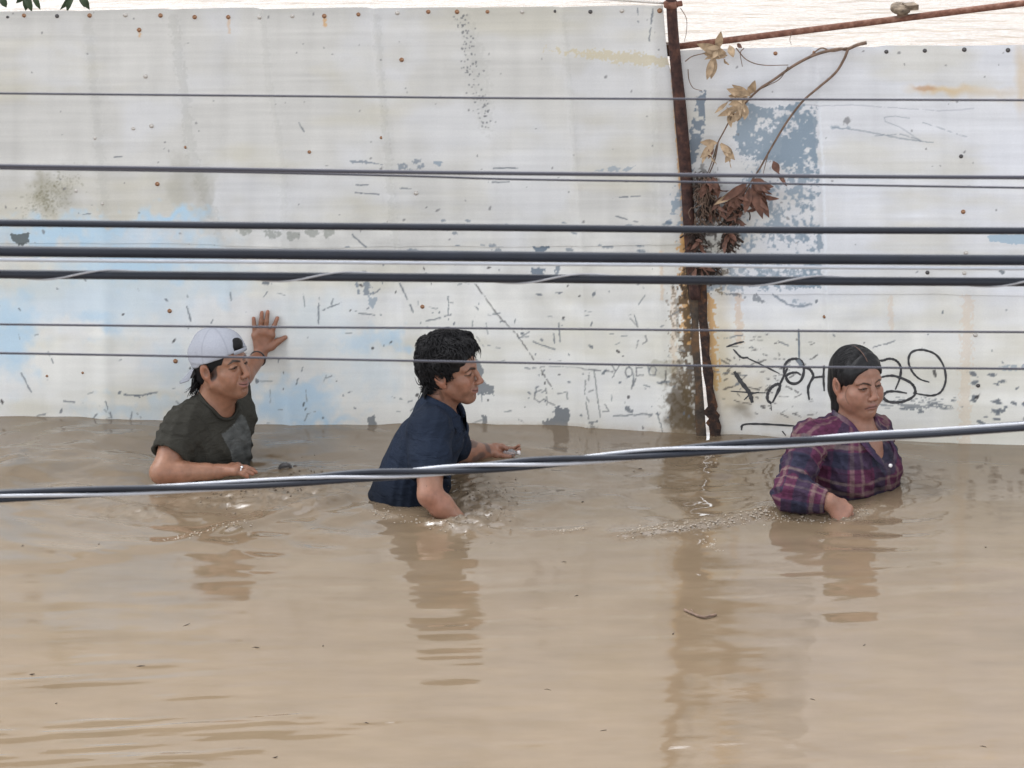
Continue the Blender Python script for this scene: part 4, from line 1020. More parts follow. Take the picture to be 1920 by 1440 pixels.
# ------------------------------------------------------------------ people: continuous surfaces from blended volumes
class Vol:
    def __init__(s, lo, hi, step, fine=()):
        """fine: list of (lo, hi, step) boxes that get a closer grid"""
        s.ax = []
        for k in range(3):
            p = lo[k]; a = [p]
            while p < hi[k]:
                st = step
                for fl, fh, fs in fine:
                    if fl[k] - .004 <= p <= fh[k]: st = min(st, fs)
                p += st; a.append(p)
            s.ax.append(np.array(a, np.float32))
        s.F = np.full([len(a) for a in s.ax], .1, np.float32)
    def sub(s, c, r):
        sl = []
        for k in range(3):
            rk = r[k] if hasattr(r, '__len__') else r
            sl.append(slice(int(np.searchsorted(s.ax[k], c[k] - rk)), int(np.searchsorted(s.ax[k], c[k] + rk))))
        if any(q.stop - q.start < 1 for q in sl): return None, None
        P = np.stack(np.meshgrid(*[s.ax[k][sl[k]] for k in range(3)], indexing='ij'), -1)
        return tuple(sl), P
    def put(s, sl, d, k, op):
        F = s.F[sl]
        if op == 'u':
            if k > 0:
                h = np.maximum(k - np.abs(F - d), 0) / k
                s.F[sl] = np.minimum(F, d) - h * h * k * .25
            else: s.F[sl] = np.minimum(F, d)
        else:
            d = -d
            if k > 0:
                h = np.maximum(k - np.abs(F - d), 0) / k
                s.F[sl] = np.maximum(F, d) + h * h * k * .25
            else: s.F[sl] = np.maximum(F, d)
    def ell(s, c, r, Rm=None, k=.01, op='u'):
        c = np.array(c, np.float32); r = np.array(r, np.float32); m = float(r.max()) + k + .015
        sl, P = s.sub(c, m)
        if sl is None: return
        q = P - c
        if Rm is not None: q = q @ np.array(Rm, np.float32)          # world -> local
        k0 = np.linalg.norm(q / r, axis=-1); k1 = np.linalg.norm(q / (r * r), axis=-1)
        s.put(sl, (k0 * (k0 - 1) / np.maximum(k1, 1e-6)).astype(np.float32), k, op)
    def cap(s, a, b, ra, rb, k=.01, op='u', flat=None):
        a = np.array(a, np.float32); b = np.array(b, np.float32)
        c = (a + b) / 2; m = np.abs(b - a) / 2 + max(ra, rb) + k + .015
        sl, P = s.sub(c, m)
        if sl is None: return
        ab = b - a; t = np.clip(((P - a) @ ab) / max(float(ab @ ab), 1e-9), 0, 1)
        d = np.linalg.norm(P - a - t[..., None] * ab, axis=-1) - (ra + (rb - ra) * t)
        s.put(sl, d.astype(np.float32), k, op)
    def chain(s, pts, rad, k=.01, op='u'):
        for i in range(len(pts) - 1): s.cap(pts[i], pts[i + 1], rad[i], rad[i + 1], k, op)
    def plane(s, c, n, r, k=.004):
        """cut away what lies on the n side of c within radius r"""
        c = np.array(c, np.float32); n = np.array(n, np.float32); n /= np.linalg.norm(n)
        sl, P = s.sub(c, r)
        if sl is None: return
        d = np.maximum(-((P - c) @ n), np.linalg.norm(P - c, axis=-1) - r)
        s.put(sl, d.astype(np.float32), k, 's')
    def displace(s, fn):
        near = np.nonzero(np.abs(s.F) < .03)
        P = np.stack([s.ax[k][near[k]] for k in range(3)], -1)
        s.F[near] += fn(P).astype(np.float32)
    def mesh(s, smooth=2):
        F = s.F; S = F < 0
        nx, ny, nz = F.shape
        cnt = np.zeros((nx - 1, ny - 1, nz - 1), np.int8)
        for dx in (0, 1):
            for dy in (0, 1):
                for dz in (0, 1): cnt += S[dx:nx - 1 + dx, dy:ny - 1 + dy, dz:nz - 1 + dz]
        act = np.argwhere((cnt > 0) & (cnt < 8))
        ids = np.full(cnt.shape, -1, np.int32); ids[act[:, 0], act[:, 1], act[:, 2]] = np.arange(len(act))
        acc = np.zeros((len(act), 3), np.float32); n = np.zeros(len(act), np.float32)
        cor = [(dx, dy, dz) for dx in (0, 1) for dy in (0, 1) for dz in (0, 1)]
        val = [F[act[:, 0] + a, act[:, 1] + b, act[:, 2] + c] for a, b, c in cor]
        for i in range(8):
            for j in range(i + 1, 8):
                if sum(abs(cor[i][k] - cor[j][k]) for k in range(3)) != 1: continue
                m = (val[i] < 0) != (val[j] < 0)
                t = val[i][m] / (val[i][m] - val[j][m])
                a = np.array(cor[i], np.float32); d = np.array(cor[j], np.float32) - a
                acc[m] += a + t[:, None] * d; n[m] += 1
        f = acc / n[:, None]
        V = np.stack([s.ax[k][act[:, k]] + f[:, k] * (s.ax[k][act[:, k] + 1] - s.ax[k][act[:, k]]) for k in range(3)], -1)
        Q = []
        for k in range(3):
            u, v = (k + 1) % 3, (k + 2) % 3
            lo = [slice(1, -1)] * 3; lo[k] = slice(0, F.shape[k] - 1)
            hi = list(lo); hi[k] = slice(1, F.shape[k])
            A, B = S[tuple(lo)], S[tuple(hi)]
            e = np.argwhere(A != B); off = np.array([1, 1, 1]); off[k] = 0; e = e + off
            sgn = S[e[:, 0], e[:, 1], e[:, 2]]
            def cid(du, dv):
                q = e.copy(); q[:, u] += du; q[:, v] += dv
                return ids[q[:, 0], q[:, 1], q[:, 2]]
            q = np.stack([cid(-1, -1), cid(0, -1), cid(0, 0), cid(-1, 0)], -1)
            q[~sgn] = q[~sgn][:, ::-1]
            Q.append(q)
        Q = np.concatenate(Q); Q = Q[(Q >= 0).all(1)]
        for _ in range(smooth):
            a = Q.ravel(); b = np.roll(Q, -1, 1).ravel()
            deg = np.bincount(a, minlength=len(V)) + np.bincount(b, minlength=len(V))
            N_ = np.stack([np.bincount(a, V[b, k], len(V)) + np.bincount(b, V[a, k], len(V)) for k in range(3)], -1) / np.maximum(deg, 1)[:, None]
            V = V + .55 * (N_ - V)
        return V.astype(np.float32), Q

def sin_noise(P, f, seed, n=7):
    r = np.random.default_rng(seed); s = np.zeros(len(P), np.float32)
    for _ in range(n):
        d = r.normal(size=3); d *= f * (.6 + .8 * r.random()) / np.linalg.norm(d)
        s += np.sin(P @ d.astype(np.float32) + r.random() * 6.28)
    return s / n ** .5

class Head:
    """local frame: x out of the face, y to the person's left, z up; origin between the eyes' level and the ears"""
    def __init__(s, c, yaw, pitch=0, roll=0, scale=1.0):
        s.c = np.array(c, np.float64); s.k = scale
        s.R = np.array(Matrix.Rotation(R_(yaw), 3, 'Z') @ Matrix.Rotation(R_(pitch), 3, 'Y') @ Matrix.Rotation(R_(roll), 3, 'X'))
    def w(s, p): return s.c + s.k * (s.R @ np.array(p, float))
    def l(s, V): return ((np.asarray(V) - s.c) @ s.R) / s.k
    def ell(s, V, c, r, k=.01, op='u', rot=None):
        Rm = s.R if rot is None else s.R @ np.array(Matrix.Rotation(rot[1], 3, rot[0]))
        V.ell(s.w(c), np.array(r) * s.k, Rm, k * s.k, op)
    def cap(s, V, a, b, ra, rb, k=.01, op='u'): V.cap(s.w(a), s.w(b), ra * s.k, rb * s.k, k * s.k, op)
    def chain(s, V, pts, rad, k=.01, op='u'): V.chain([s.w(p) for p in pts], [r * s.k for r in rad], k * s.k, op)

def head_shape(V, h, fat=0.0, nose=1.0, nosew=1.0, smile=0.0, jaw=1.0, brow=1.0, lips=1.0, chin=1.0):
    h.ell(V, (-.014, 0, .038), (.096, .075, .080), .02)                       # cranium
    h.ell(V, (.032, 0, .036), (.052, .062, .060), .02)                        # forehead
    h.ell(V, (.022, 0, -.028), (.066, .061 + .004 * fat, .076), .02)          # face
    h.ell(V, (.030, 0, -.066), (.050, .050 * jaw + .008 * fat, .042), .02)    # lower face
    h.ell(V, (.066, 0, -.098), (.020 * chin, .022, .017), .022)               # chin
    for s in (-1, 1):
        h.cap(V, (.004, s * (.054 + .004 * fat) * jaw, -.052), (.060, s * .018, -.097), .015 + .004 * fat, .013, .022)
        h.ell(V, (.057, s * .041, -.026), (.022, .021 + .004 * fat, .019), .018)     # cheekbone
        h.ell(V, (.060, s * .036, -.050), (.022, .018 + .006 * fat, .022), .018)     # cheek
        h.cap(V, (.083, s * .010, .019), (.069, s * .047, .019), .0085 * brow, .009 * brow, .014)  # brow
    h.ell(V, (.070, 0, -.064), (.025, .030, .026), .016)                      # muzzle
    for s in (-1, 1):
        h.ell(V, (.094, s * .031, .000), (.018, .020, .0135), .010, 's')      # socket
        h.ell(V, (.0735, s * .031, -.001), (.0145, .0165, .0130), .004)       # lids
        h.cap(V, (.086, s * .020, .0040), (.080, s * .044, .0030), .0032, .0030, .004)       # upper lid fold
        h.ell(V, (.090, s * .0315, -.0025), (.010, .0125, .0026), .0015, 's')   # the opening
    n = nose
    h.chain(V, [(.086, 0, .016), (.096, 0, -.008), (.092 + .016 * n, 0, -.032)], [.0070 * nosew, .0078 * nosew, .0098 * nosew], .008)
    h.ell(V, (.094 + .015 * n, 0, -.0355), (.0098, .0100 * nosew, .0090), .005)
    for s in (-1, 1):
        h.ell(V, (.094 + .006 * n, s * .0118 * nosew, -.0390), (.0110, .0078, .0080), .007)
        h.ell(V, (.099 + .006 * n, s * .0068 * nosew, -.0475), (.0050, .0034, .0040), .003, 's')
        if smile > 0: h.chain(V, [(.091, s * .022, -.040), (.084, s * .033, -.056), (.080, s * .034, -.070)], [.0022, .0028, .001], .006, 's')  # smile fold
    sm = smile
    h.chain(V, [(.078, -.026 - sm * .005, -.066 + sm * .006), (.0895, -.012, -.0630), (.0930, 0, -.0640), (.0895, .012, -.0630), (.078, .026 + sm * .005, -.066 + sm * .006)], [.0026, .0046 * lips, .0048 * lips, .0046 * lips, .0026], .005)
    h.chain(V, [(.078, -.023, -.068 + sm * .005), (.0885, -.011, -.0735), (.0915, 0, -.0745), (.0885, .011, -.0735), (.078, .023, -.068 + sm * .005)], [.0026, .0052 * lips, .0056 * lips, .0052 * lips, .0026], .005)
    h.chain(V, [(.084, -.027 - sm * .005, -.0665 + sm * .006), (.095, -.012, -.0685), (.0995, 0, -.0690), (.095, .012, -.0685), (.084, .027 + sm * .005, -.0665 + sm * .006)], [.0016] * 5, .002, 's')
    h.ell(V, (.092, 0, -.085), (.010, .016, .005), .008, 's')                 # under the lip
    for s in (-1, 1):                                                         # ears
        h.ell(V, (-.012, s * .078, -.006), (.021, .0085, .033), .006, rot=('Y', -.18))
        h.ell(V, (-.006, s * .090, -.004), (.0125, .010, .020), .004, 's', rot=('Y', -.18))
        h.ell(V, (.000, s * .0745, -.037), (.010, .006, .010), .006)

def head_paint(V, h, col, skin, lipc, browc, eyes=True, stubble=0.0, browz=0.0, browk=1.0, smile=1.0, furrow=0.0):
    L = h.l(V); x, y, z = L.T; ay = np.abs(y)
    inh = (z > -.13) & (np.abs(z) < .2) & (ay < .1) & (np.abs(x) < .14)
    def mix(m, c, a=1.0):
        m = np.where(inh, m, 0)[:, None] * a; col[:] = col * (1 - m) + np.asarray(c, np.float32) * m
    flush = np.exp(-(((x - .07) / .03) ** 2 + ((ay - .042) / .02) ** 2 + ((z + .03) / .022) ** 2)); mix(flush, skin * np.array((1.12, .93, .88)), .6)
    nosef = np.exp(-(((x - .105) / .015) ** 2 + (y / .016) ** 2 + ((z + .034) / .014) ** 2)); mix(nosef, skin * np.array((1.12, .90, .84)), .5)
    lm = sstep(1.15, .8, np.hypot(y / .029, (z + .0685 - (9 * smile) * y * y) / .0115)) * (x > .070); mix(lm, lipc, .85)
    mix(np.exp(-((z + .0685 - (9 * smile) * y * y) / .0024) ** 2) * (ay < .028) * (x > .070), lipc * .16, .92)
    bl = np.interp(ay, [.008, .018, .034, .052], [.0150 - .006 * furrow, .0190 - .003 * furrow, .0235 - .002 * furrow, .0160]) + browz
    bt = np.interp(ay, [.008, .018, .034, .052, .056], [.0034, .0046, .0044, .0020, .0]) * browk
    mix(sstep(1.25, .7, np.abs(z - bl) / np.maximum(bt, 1e-4)) * (x > .045) * (ay < .055) * (ay > .007), browc, .9)
    es = np.hypot((ay - .0315) / .0150, (z + .0022) / .0048)
    mix(sstep(1.25, .75, es) * (x > .055), skin * .22, .85)
    mix(np.exp(-((z - np.interp(ay, [.016, .031, .047], [-.001, .0032, -.0015])) / .0021) ** 2) * (ay > .014) * (ay < .049) * (x > .050), skin * .06, .95)
    mix(np.exp(-((z + .0105) / .004) ** 2 - ((ay - .031) / .014) ** 2) * (x > .05), skin * .72, .35)
    if furrow: mix(np.exp(-((ay - .005) / .0018) ** 2 - ((z - .020) / .010) ** 2) * (x > .06), skin * .55, .6)
    nz_ = np.hypot((ay - .0068) / .0042, (z + .0475) / .0040); mix(sstep(1.2, .7, nz_) * (x > .09), skin * .2, .8)
    if stubble:
        st = sstep(-.045, -.075, z) * sstep(.03, .055, x) * (1 - lm) + np.exp(-((z + .053) / .006) ** 2) * (ay < .028) * (x > .08)
        st = np.clip(st, 0, 1) * (z > -.125); mix(st, skin * .45, stubble)
    mix(sstep(-.012, .0, -np.abs(ay - .088)) * 0, skin)
    mix(((ay > .072) & (x < .02) & (x > -.04) & (np.abs(z) < .045)) * 1.0, skin * np.array((1.10, .86, .78)), .45)
    mix(((ay > .060) & (np.hypot((x + .004) / .010, (z + .004) / .017) < 1) & (ay < .083)) * 1.0, skin * .45, .6)

def eyes_for(h, parent, look=(0.0, 0.0)):
    for s in (-1, 1):
        n1, n2 = 14, 18; V = []; F = []; C = []
        for i in range(n1 + 1):
            th = math.pi * i / n1
            for j in range(n2):
                ph = 2 * math.pi * j / n2
                d = np.array((math.cos(th), math.sin(th) * math.cos(ph), math.sin(th) * math.sin(ph)))
                V.append(h.w(np.array((.0705, s * .031, -.0015)) + d * np.array((.0128, .0135, .0118))))
                g = math.acos(max(-1, min(1, d @ np.array((math.cos(look[0]) * math.cos(look[1]), math.sin(look[0]), math.sin(look[1]))))))
                C.append((.010, .007, .005) if g < .52 else (.30, .26, .24))
        for i in range(n1):
            for j in range(n2): F.append((i * n2 + j, i * n2 + (j + 1) % n2, (i + 1) * n2 + (j + 1) % n2, (i + 1) * n2 + j))
        obj('eye', mesh_np('eye', V, F, np.array(C)), M['eye'], parent)

def hand(V, wrist, knuckles, fingers, thumb, r=.0085, palm=.0125, wr=.024):
    """fingers: list of joint points per finger (knuckle to tip)"""
    wrist = np.array(wrist, float)
    for kk in knuckles: V.cap(wrist, kk, wr * .72, palm, .012)
    for i in range(len(knuckles) - 1): V.cap(knuckles[i], knuckles[i + 1], palm, palm, .010)
    for kk, f in zip(knuckles, fingers):
        pts = [kk] + list(f); rr = np.linspace(r * 1.12, r * .82, len(pts))
        V.chain(pts, rr, .0035)
    V.chain(thumb, np.linspace(.0165, r * .98, len(thumb)), .008)

def make_body(name, V, parent, skin, smooth=2, paint=None):
    P, Q = V.mesh(smooth)
    col = np.tile(np.asarray(skin, np.float32), (len(P), 1))
    col *= (1 + .07 * sin_noise(P, 60, 3)[:, None] * np.array((.6, 1, 1.1)) + .06 * sin_noise(P, 22, 33)[:, None] * np.array((.8, 1, 1)) + .05 * sin_noise(P, 190, 34)[:, None])
    if paint: paint(P, col)
    return obj(name, mesh_np(name, P, Q, np.clip(col, .003, .9)), M['skin'], parent)

def folds(P, amp, dirs, seed):
    """long soft creases: warped waves across given directions"""
    s = 0
    for i, (d, f, a) in enumerate(dirs):
        d = np.array(d, np.float32); d /= np.linalg.norm(d)
        wv = sin_noise(P, 12, seed + i) * 1.6 + sin_noise(P, 30, seed + i + 20) * .5
        q = np.sin((P @ d) * f + wv)
        env = np.clip(.5 + .6 * sin_noise(P, 9, seed + 40 + i), 0, 1)
        s = s + a * env * (1 - 2.2 * np.abs(q) ** 1.2)
    return s * amp

def cut_low(V, z=-.40): pass
v3 = lambda p: np.array(p, float)
lerp = lambda a, b, t: v3(a) * (1 - t) + v3(b) * t

# ================================================================== man in the white cap
GRP = 'people wading along the fence'
def man_cap():
    root = empty('person', W(395, 905, -.42) * 1.0, 'person in a backwards white cap and dark olive T-shirt, left hand on the fence', 'person', GRP)
    root.location.z = 0
    skin = np.array((.248, .118, .072), np.float32)
    h = Head(W(415, 685, -.40), -34, -11, 0, 1.0)
    N_ = v3(W(400, 757, -.385)); SR = v3(W(346, 798, -.47)); SL = v3(W(445, 783, -.27)); CH = v3(W(392, 832, -.375)); BL = v3(W(390, 905, -.38)); HP = BL + np.array((-.01, 0, -.26))
    ER = v3(W(303, 886, -.60)); WR = v3(W(408, 884, -.575))
    EL = v3(W(438, 720, -.20)); WL = v3(WALL(487, 669, .030))
    off = .016
    K = [v3(WALL(a, b, off)) for a, b in ((479, 629), (487.5, 623), (498, 622.5), (508.5, 628))]
    Fg = [[v3(WALL(a, b, off - .004 * i)) for i, (a, b) in enumerate(f)] for f in (((477, 613), (475.5, 597)), ((489.5, 603), (491, 586)), ((500, 602), (502, 584.5)), ((514, 611), (520, 596)))]
    Th = [v3(WALL(494, 656, .030)), v3(WALL(509, 650, .022)), v3(WALL(522, 640, .016)), v3(WALL(535, 632.5, .012))]
    face = h.R @ np.array((1, 0, 0))
    V = Vol(v3(W(268, 1000, -.70)) * [1, 0, 0] + [0, -.72, -.12], [v3(W(545, 700, .1))[0], .12, h.c[2] + .15], .0062,
            [(h.c - [.13, .13, .15], h.c + [.13, .13, .14], .0027), (v3(W(465, 690, .05)) - [0, .02, 0], v3(W(545, 575, .1)), .0033), (WR - [.03, .05, .05], WR + [.17, .05, .05], .0033)])
    head_shape(V, h, fat=1.0, nose=.92, nosew=1.15, smile=1.4, jaw=1.04, lips=1.1)
    V.cap(h.w((-.018, 0, -.055)), N_, .056, .064, .03)
    V.cap(h.w((.03, 0, -.085)), N_ + face * .03, .030, .045, .03)                 # under the chin
    V.cap(N_ - [0, 0, .014], SR, .044, .050, .03); V.cap(N_ - [0, 0, .014], SL, .044, .048, .03)
    Rt = np.array(Matrix.Rotation(R_(-43), 3, 'Z'))
    V.ell(CH, (.112, .160, .17), Rt, .04); V.ell(BL, (.120, .155, .18), Rt, .05); V.ell(HP, (.115, .150, .15), Rt, .05)
    V.chain([SR, lerp(SR, ER, .5), ER], [.054, .047, .040], .02)
    V.chain([ER, lerp(ER, WR, .35), lerp(ER, WR, .8), WR], [.040, .0395, .028, .0245], .015)
    V.chain([SL, EL], [.050, .040], .02); V.chain([EL, lerp(EL, WL, .35), WL], [.041, .039, .025], .012)
    hand(V, WL, K, Fg, Th, r=.0088, palm=.0135)
    # right hand resting on the water, fingers towards the right
    kk = [v3(W(441, 884.5, -.600)), v3(W(444, 879.5, -.585)), v3(W(446, 877, -.570)), v3(W(446, 874.5, -.550))]
    ff = [[v3(W(455, 889, -.605)), v3(W(464, 894, -.605))], [v3(W(461, 882.5, -.595)), v3(W(474, 889, -.598))], [v3(W(464, 879, -.575)), v3(W(480, 885.5, -.578))], [v3(W(462, 876, -.552)), v3(W(476, 881, -.548))]]
    th = [v3(W(420, 880, -.555)), v3(W(436, 875, -.535)), v3(W(450, 876, -.520)), v3(W(460, 880, -.515))]
    hand(V, WR, kk, ff, th, r=.0086, palm=.0130, wr=.027)
    hair_c = np.array((.012, .010, .010))
    def paint(P, col):
        head_paint(P, h, col, skin, np.array((.27, .115, .095)), hair_c, stubble=.22, browk=1.15, browz=.001, smile=1.3)
        L = h.l(P); x_, y_, z_ = L.T; nz = .004 * sin_noise(P, 160, 40)
        side = sstep(.004, -.004, x_ - np.interp(z_, [-.045, -.025, .0, .03, .06], [.012, .022, .033, .044, .052]) + nz) * sstep(-.006, .004, x_ - .004) * (np.abs(y_) > .042) * (np.abs(y_) < .078) * sstep(-.048, -.026, z_)
        col[:] = col * (1 - .86 * side[:, None]) + hair_c * .86 * side[:, None]
        tip = np.zeros(len(P))
        for f in Fg + ff:
            tip = np.maximum(tip, np.exp(-(np.linalg.norm(P - f[-1], axis=1) / .010) ** 2))
        col[:] = col * (1 + tip[:, None] * np.array((.25, .10, .10)))
        wet = sstep(.07, .0, P[:, 2]) * (P[:, 1] < -.45); col[:] = col * (1 - .10 * wet[:, None])
    make_body('body', V, root, skin, paint=paint)
    eyes_for(h, root, (.15, .0))
    # hair under the cap, at the nape and through the cap opening
    H_ = Vol(h.c - [.16, .16, .13], h.c + [.16, .16, .14], .004)
    h.ell(H_, (-.018, 0, .034), (.100, .0785, .082), .0); h.ell(H_, (-.062, 0, -.032), (.042, .056, .042), .02)
    h.ell(H_, (.032, 0, .038), (.0555, .0655, .061), .01)
    h.ell(H_, (.118, 0, -.050), (.088, .12, .112), .006, 's')
    for s in (-1, 1):
        h.ell(H_, (-.012, s * .092, -.010), (.024, .026, .034), .004, 's')
    h.ell(H_, (.074, 0, .072), (.026, .036, .028), .006)
    H_.displace(lambda P: .0010 * sin_noise(P, 120, 5))
    P, Q = H_.mesh(1); ho = obj('hair', mesh_np('hair', P, Q), M['hair'], root)
    mb = MB(); rg = random.Random(3)
    for k in range(170):
        y0 = rg.uniform(-.060, .055); q1 = rg.random(); a = h.w((-.080 - .012 * rg.random(), y0, -.020 - .04 * q1)); b = h.w((-.094 - .014 * rg.random(), y0 * 1.05 + rg.gauss(0, .005), -.050 - .035 * q1)); c = h.w((-.104 - .034 * rg.random() ** 2, y0 * 1.1 + rg.gauss(0, .012), -.068 - .032 * q1 - .012 * rg.random()))
        mb.tube(spline([a, b, c], 3), np.linspace(.0020, .0005, 7), 5, cap=False)
    mb.build('nape_hair', M['hair'], root)
    # cap
    C = Vol(h.c - [.2, .2, .16], h.c + [.17, .17, .16], .0036)
    h.ell(C, (-.006, 0, .042), (.112, .090, .092), .0)
    h.ell(C, (-.006, 0, .036), (.100, .079, .080), .002, 's')
    h.ell(C, (-.020, 0, .088), (.07, .06, .044), .01)                             # crown height
    h.ell(C, (-.012, 0, .038), (.096, .076, .078), .004, 's')
    C.plane(h.w((.070, 0, .046)), h.R @ np.array((.30, 0, -1.0)), .22, .003)
    h.ell(C, (.104, -.004, .066), (.030, .030, .026), .003, 's', rot=None)        # the arched opening over the forehead
    seams = [math.radians(a) for a in (0, 60, 120, 180, 240, 300)]
    def dsp(P):
        L = h.l(P); az = np.arctan2(L[:, 1], L[:, 0] + .006)
        d = np.full(len(P), 9.)
        for a in seams: d = np.minimum(d, np.abs(np.angle(np.exp(1j * (az - a - .52)))))
        rr = np.hypot(L[:, 0] + .006, L[:, 1])
        return .0007 * np.exp(-((d * rr) / .004) ** 2) + .0026 * sin_noise(P, 34, 9) + .0010 * sin_noise(P, 90, 10) + .0012 * np.sin(L[:, 2] * 330 + sin_noise(P, 30, 4)) * sstep(.05, .02, L[:, 2])
    C.displace(dsp)
    P, Q = C.mesh(2); L = h.l(P); col = np.tile(np.array((.325, .335, .375), np.float32), (len(P), 1))
    col *= (1 + .05 * sin_noise(P, 30, 2))[:, None]
    az = np.arctan2(L[:, 1], L[:, 0] + .006); d = np.full(len(P), 9.)
    for a in seams: d = np.minimum(d, np.abs(np.angle(np.exp(1j * (az - a - .52)))))
    col *= (1 - .18 * np.exp(-((d * np.hypot(L[:, 0] + .006, L[:, 1])) / .0025) ** 2))[:, None]
    capo = obj('cap', mesh_np('cap', P, Q, col), M['cap'], root)
    # brim at the back
    n1, n2 = 10, 18; Vb = []; Fb = []
    for lay in (0, 1):
        for i in range(n1):
            t = i / (n1 - 1)
            for j in range(n2):
                u = -1 + 2 * j / (n2 - 1); ang = math.pi + u * .98
                r0 = np.array((math.cos(ang) * .108 - .006, math.sin(ang) * .087))
                ext = .082 * t * math.sqrt(max(0, 1 - .82 * u * u))
                x = r0[0] - ext * .92; y = r0[1] * (1 - .05 * t)
                z = -.004 + .3 * (r0[0] + .11) * .9 - .62 * ext - .020 * u * u * t - lay * .0025
                Vb.append(h.w((x, y, z)))
    b = n1 * n2
    for lay in (0, 1):
        for i in range(n1 - 1):
            for j in range(n2 - 1):
                q = [lay * b + i * n2 + j, lay * b + i * n2 + j + 1, lay * b + (i + 1) * n2 + j + 1, lay * b + (i + 1) * n2 + j]
                Fb.append(q if lay == 0 else q[::-1])
    for j in range(n2 - 1):
        Fb.append([(n1 - 1) * n2 + j, (n1 - 1) * n2 + j + 1, b + (n1 - 1) * n2 + j + 1, b + (n1 - 1) * n2 + j])
    for i in range(n1 - 1):
        Fb.append([i * n2, (i + 1) * n2, b + (i + 1) * n2, b + i * n2]); Fb.append([i * n2 + n2 - 1, b + i * n2 + n2 - 1, b + (i + 1) * n2 + n2 - 1, (i + 1) * n2 + n2 - 1])
    obj('brim', mesh_np('brim', Vb, Fb, np.tile((.28, .29, .325), (len(Vb), 1))), M['cap'], capo)
    # strap across the opening
    pts = [h.w((.108 * math.cos(a) - .004, .088 * math.sin(a), .046 + .0 * a)) for a in np.linspace(-.42, .42, 9)]
    Vs = []; Fs = []
    for i, p in enumerate(pts):
        a = -.42 + .84 * i / 8; o_ = h.R @ np.array((math.cos(a), math.sin(a), 0)); u_ = h.R @ np.array((0, 0, 1))
        for s1, s2 in ((0, 0), (1, 0), (1, 1), (0, 1)): Vs.append(p + o_ * .0022 * s1 + u_ * (.014 * s2))
    for i in range(8):
        for k in range(4): Fs.append((4 * i + k, 4 * i + (k + 1) % 4, 4 * i + 4 + (k + 1) % 4, 4 * i + 4 + k))
    obj('strap', mesh_np('strap', Vs, Fs, np.tile((.30, .31, .345), (len(Vs), 1)), smooth=False), M['cap'], capo)
    mb = MB(); mb.lathe(h.w((-.014, 0, .1335)), h.R @ np.array((0, 0, 1)), [(.007, -.002), (.0065, .003), (.003, .005)], 10)
    o = obj('cap_button', mesh_np('cap_button', mb.v, [f for f in mb.f if len(f) == 4], np.tile((.30, .31, .345), (len(mb.v), 1))), M['cap'], capo)
    # T-shirt
    S = Vol(v3(W(268, 1000, -.70)) * [1, 0, 0] + [0, -.68, -.13], [v3(W(500, 700, 0))[0], .02, N_[2] + .07], .0045)
    sle = lerp(SR, ER, .66); ax = ER - SR; ax /= np.linalg.norm(ax)
    S.chain([SR, lerp(SR, ER, .35), lerp(SR, ER, .80)], [.068, .068, .070], .03); S.plane(sle, ax, .13, .004); S.cap(sle - ax * .014, sle + ax * .05, .055, .058, .004, 's')
    S.ell(CH, (.124, .172, .18), Rt, .04); S.ell(BL, (.131, .168, .20), Rt, .05); S.ell(HP, (.128, .165, .18), Rt, .05)
    S.cap(N_ - [0, 0, .010], SR, .060, .066, .035); S.cap(N_ - [0, 0, .010], SL, .060, .064, .035)
    S.chain([SL, lerp(SL, EL, .8)], [.062, .058], .03)
    neck = h.w((-.018, 0, -.055)) - N_; neck /= np.linalg.norm(neck)
    def fold(P):
        d = folds(P, .0060, [(ax + np.array((.2, 0, .3)), 85, .55), ((.5, .2, 1), 62, .8), ((1, -.4, .5), 80, .5)], 3)
        nearn = np.exp(-(np.linalg.norm(P - N_, axis=1) / .10) ** 2)
        return -d * (1 - 1.0 * nearn) + .0012 * sin_noise(P, 90, 8)
    S.displace(fold)
    S.cap(N_ - neck * .004 + face * .022, N_ + neck * .16 + face * .02, .063, .070, .006, 's')
    P, Q = S.mesh(2)
    base = np.array((.036, .034, .028), np.float32); col = np.tile(base, (len(P), 1)); col *= (1 + .10 * sin_noise(P, 25, 1))[:, None]
    px, py = to_px(P)
    fr = ((P - CH) @ (Rt @ np.array((1, 0, 0)))) > .04
    pt = Paint.__new__(Paint); 
    def inpoly(pp):
        ins = np.zeros(len(P), bool)
        for k in range(len(pp)):
            (xa, ya), (xb, yb) = pp[k], pp[k - 1]
            ins ^= ((ya > py) != (yb > py)) & (px < (xb - xa) * (py - ya) / (yb - ya + 1e-9) + xa)
        return ins
    m = inpoly([(415, 815), (428, 806), (440, 794), (452, 776), (460, 782), (470, 810), (472, 872), (436, 866), (432, 846), (424, 832)]) & fr
    col[m] = np.array((.088, .091, .088)) * (1 + .10 * np.sin((P[m] @ np.array((.6, -.3, -.75))) * 260 + 2 * sin_noise(P[m], 40, 7)) + .16 * sin_noise(P[m], 120, 8))[:, None]
    wet = sstep(.10, .02, P[:, 2]); col *= (1 - .48 * wet)[:, None]
    obj('t_shirt', mesh_np('t_shirt', P, Q, col), M['cloth'], root)
    ts, pe, oe = neck_edge(P, N_ + face * .021, neck, face, .071)
    nb = MB(); nb.tube(list(pe) + [pe[0]], .0065, 7, cap=False)
    obj('neckband', mesh_np('neckband', nb.v, nb.f, np.tile(base * .85, (len(nb.v), 1))), M['cloth'], root)
    # bracelet, ring
    fa = WL - EL; fa /= np.linalg.norm(fa); c = WL - fa * .018; a1 = np.cross(fa, (0, 0, 1.)); a1 /= np.linalg.norm(a1); a2 = np.cross(fa, a1)
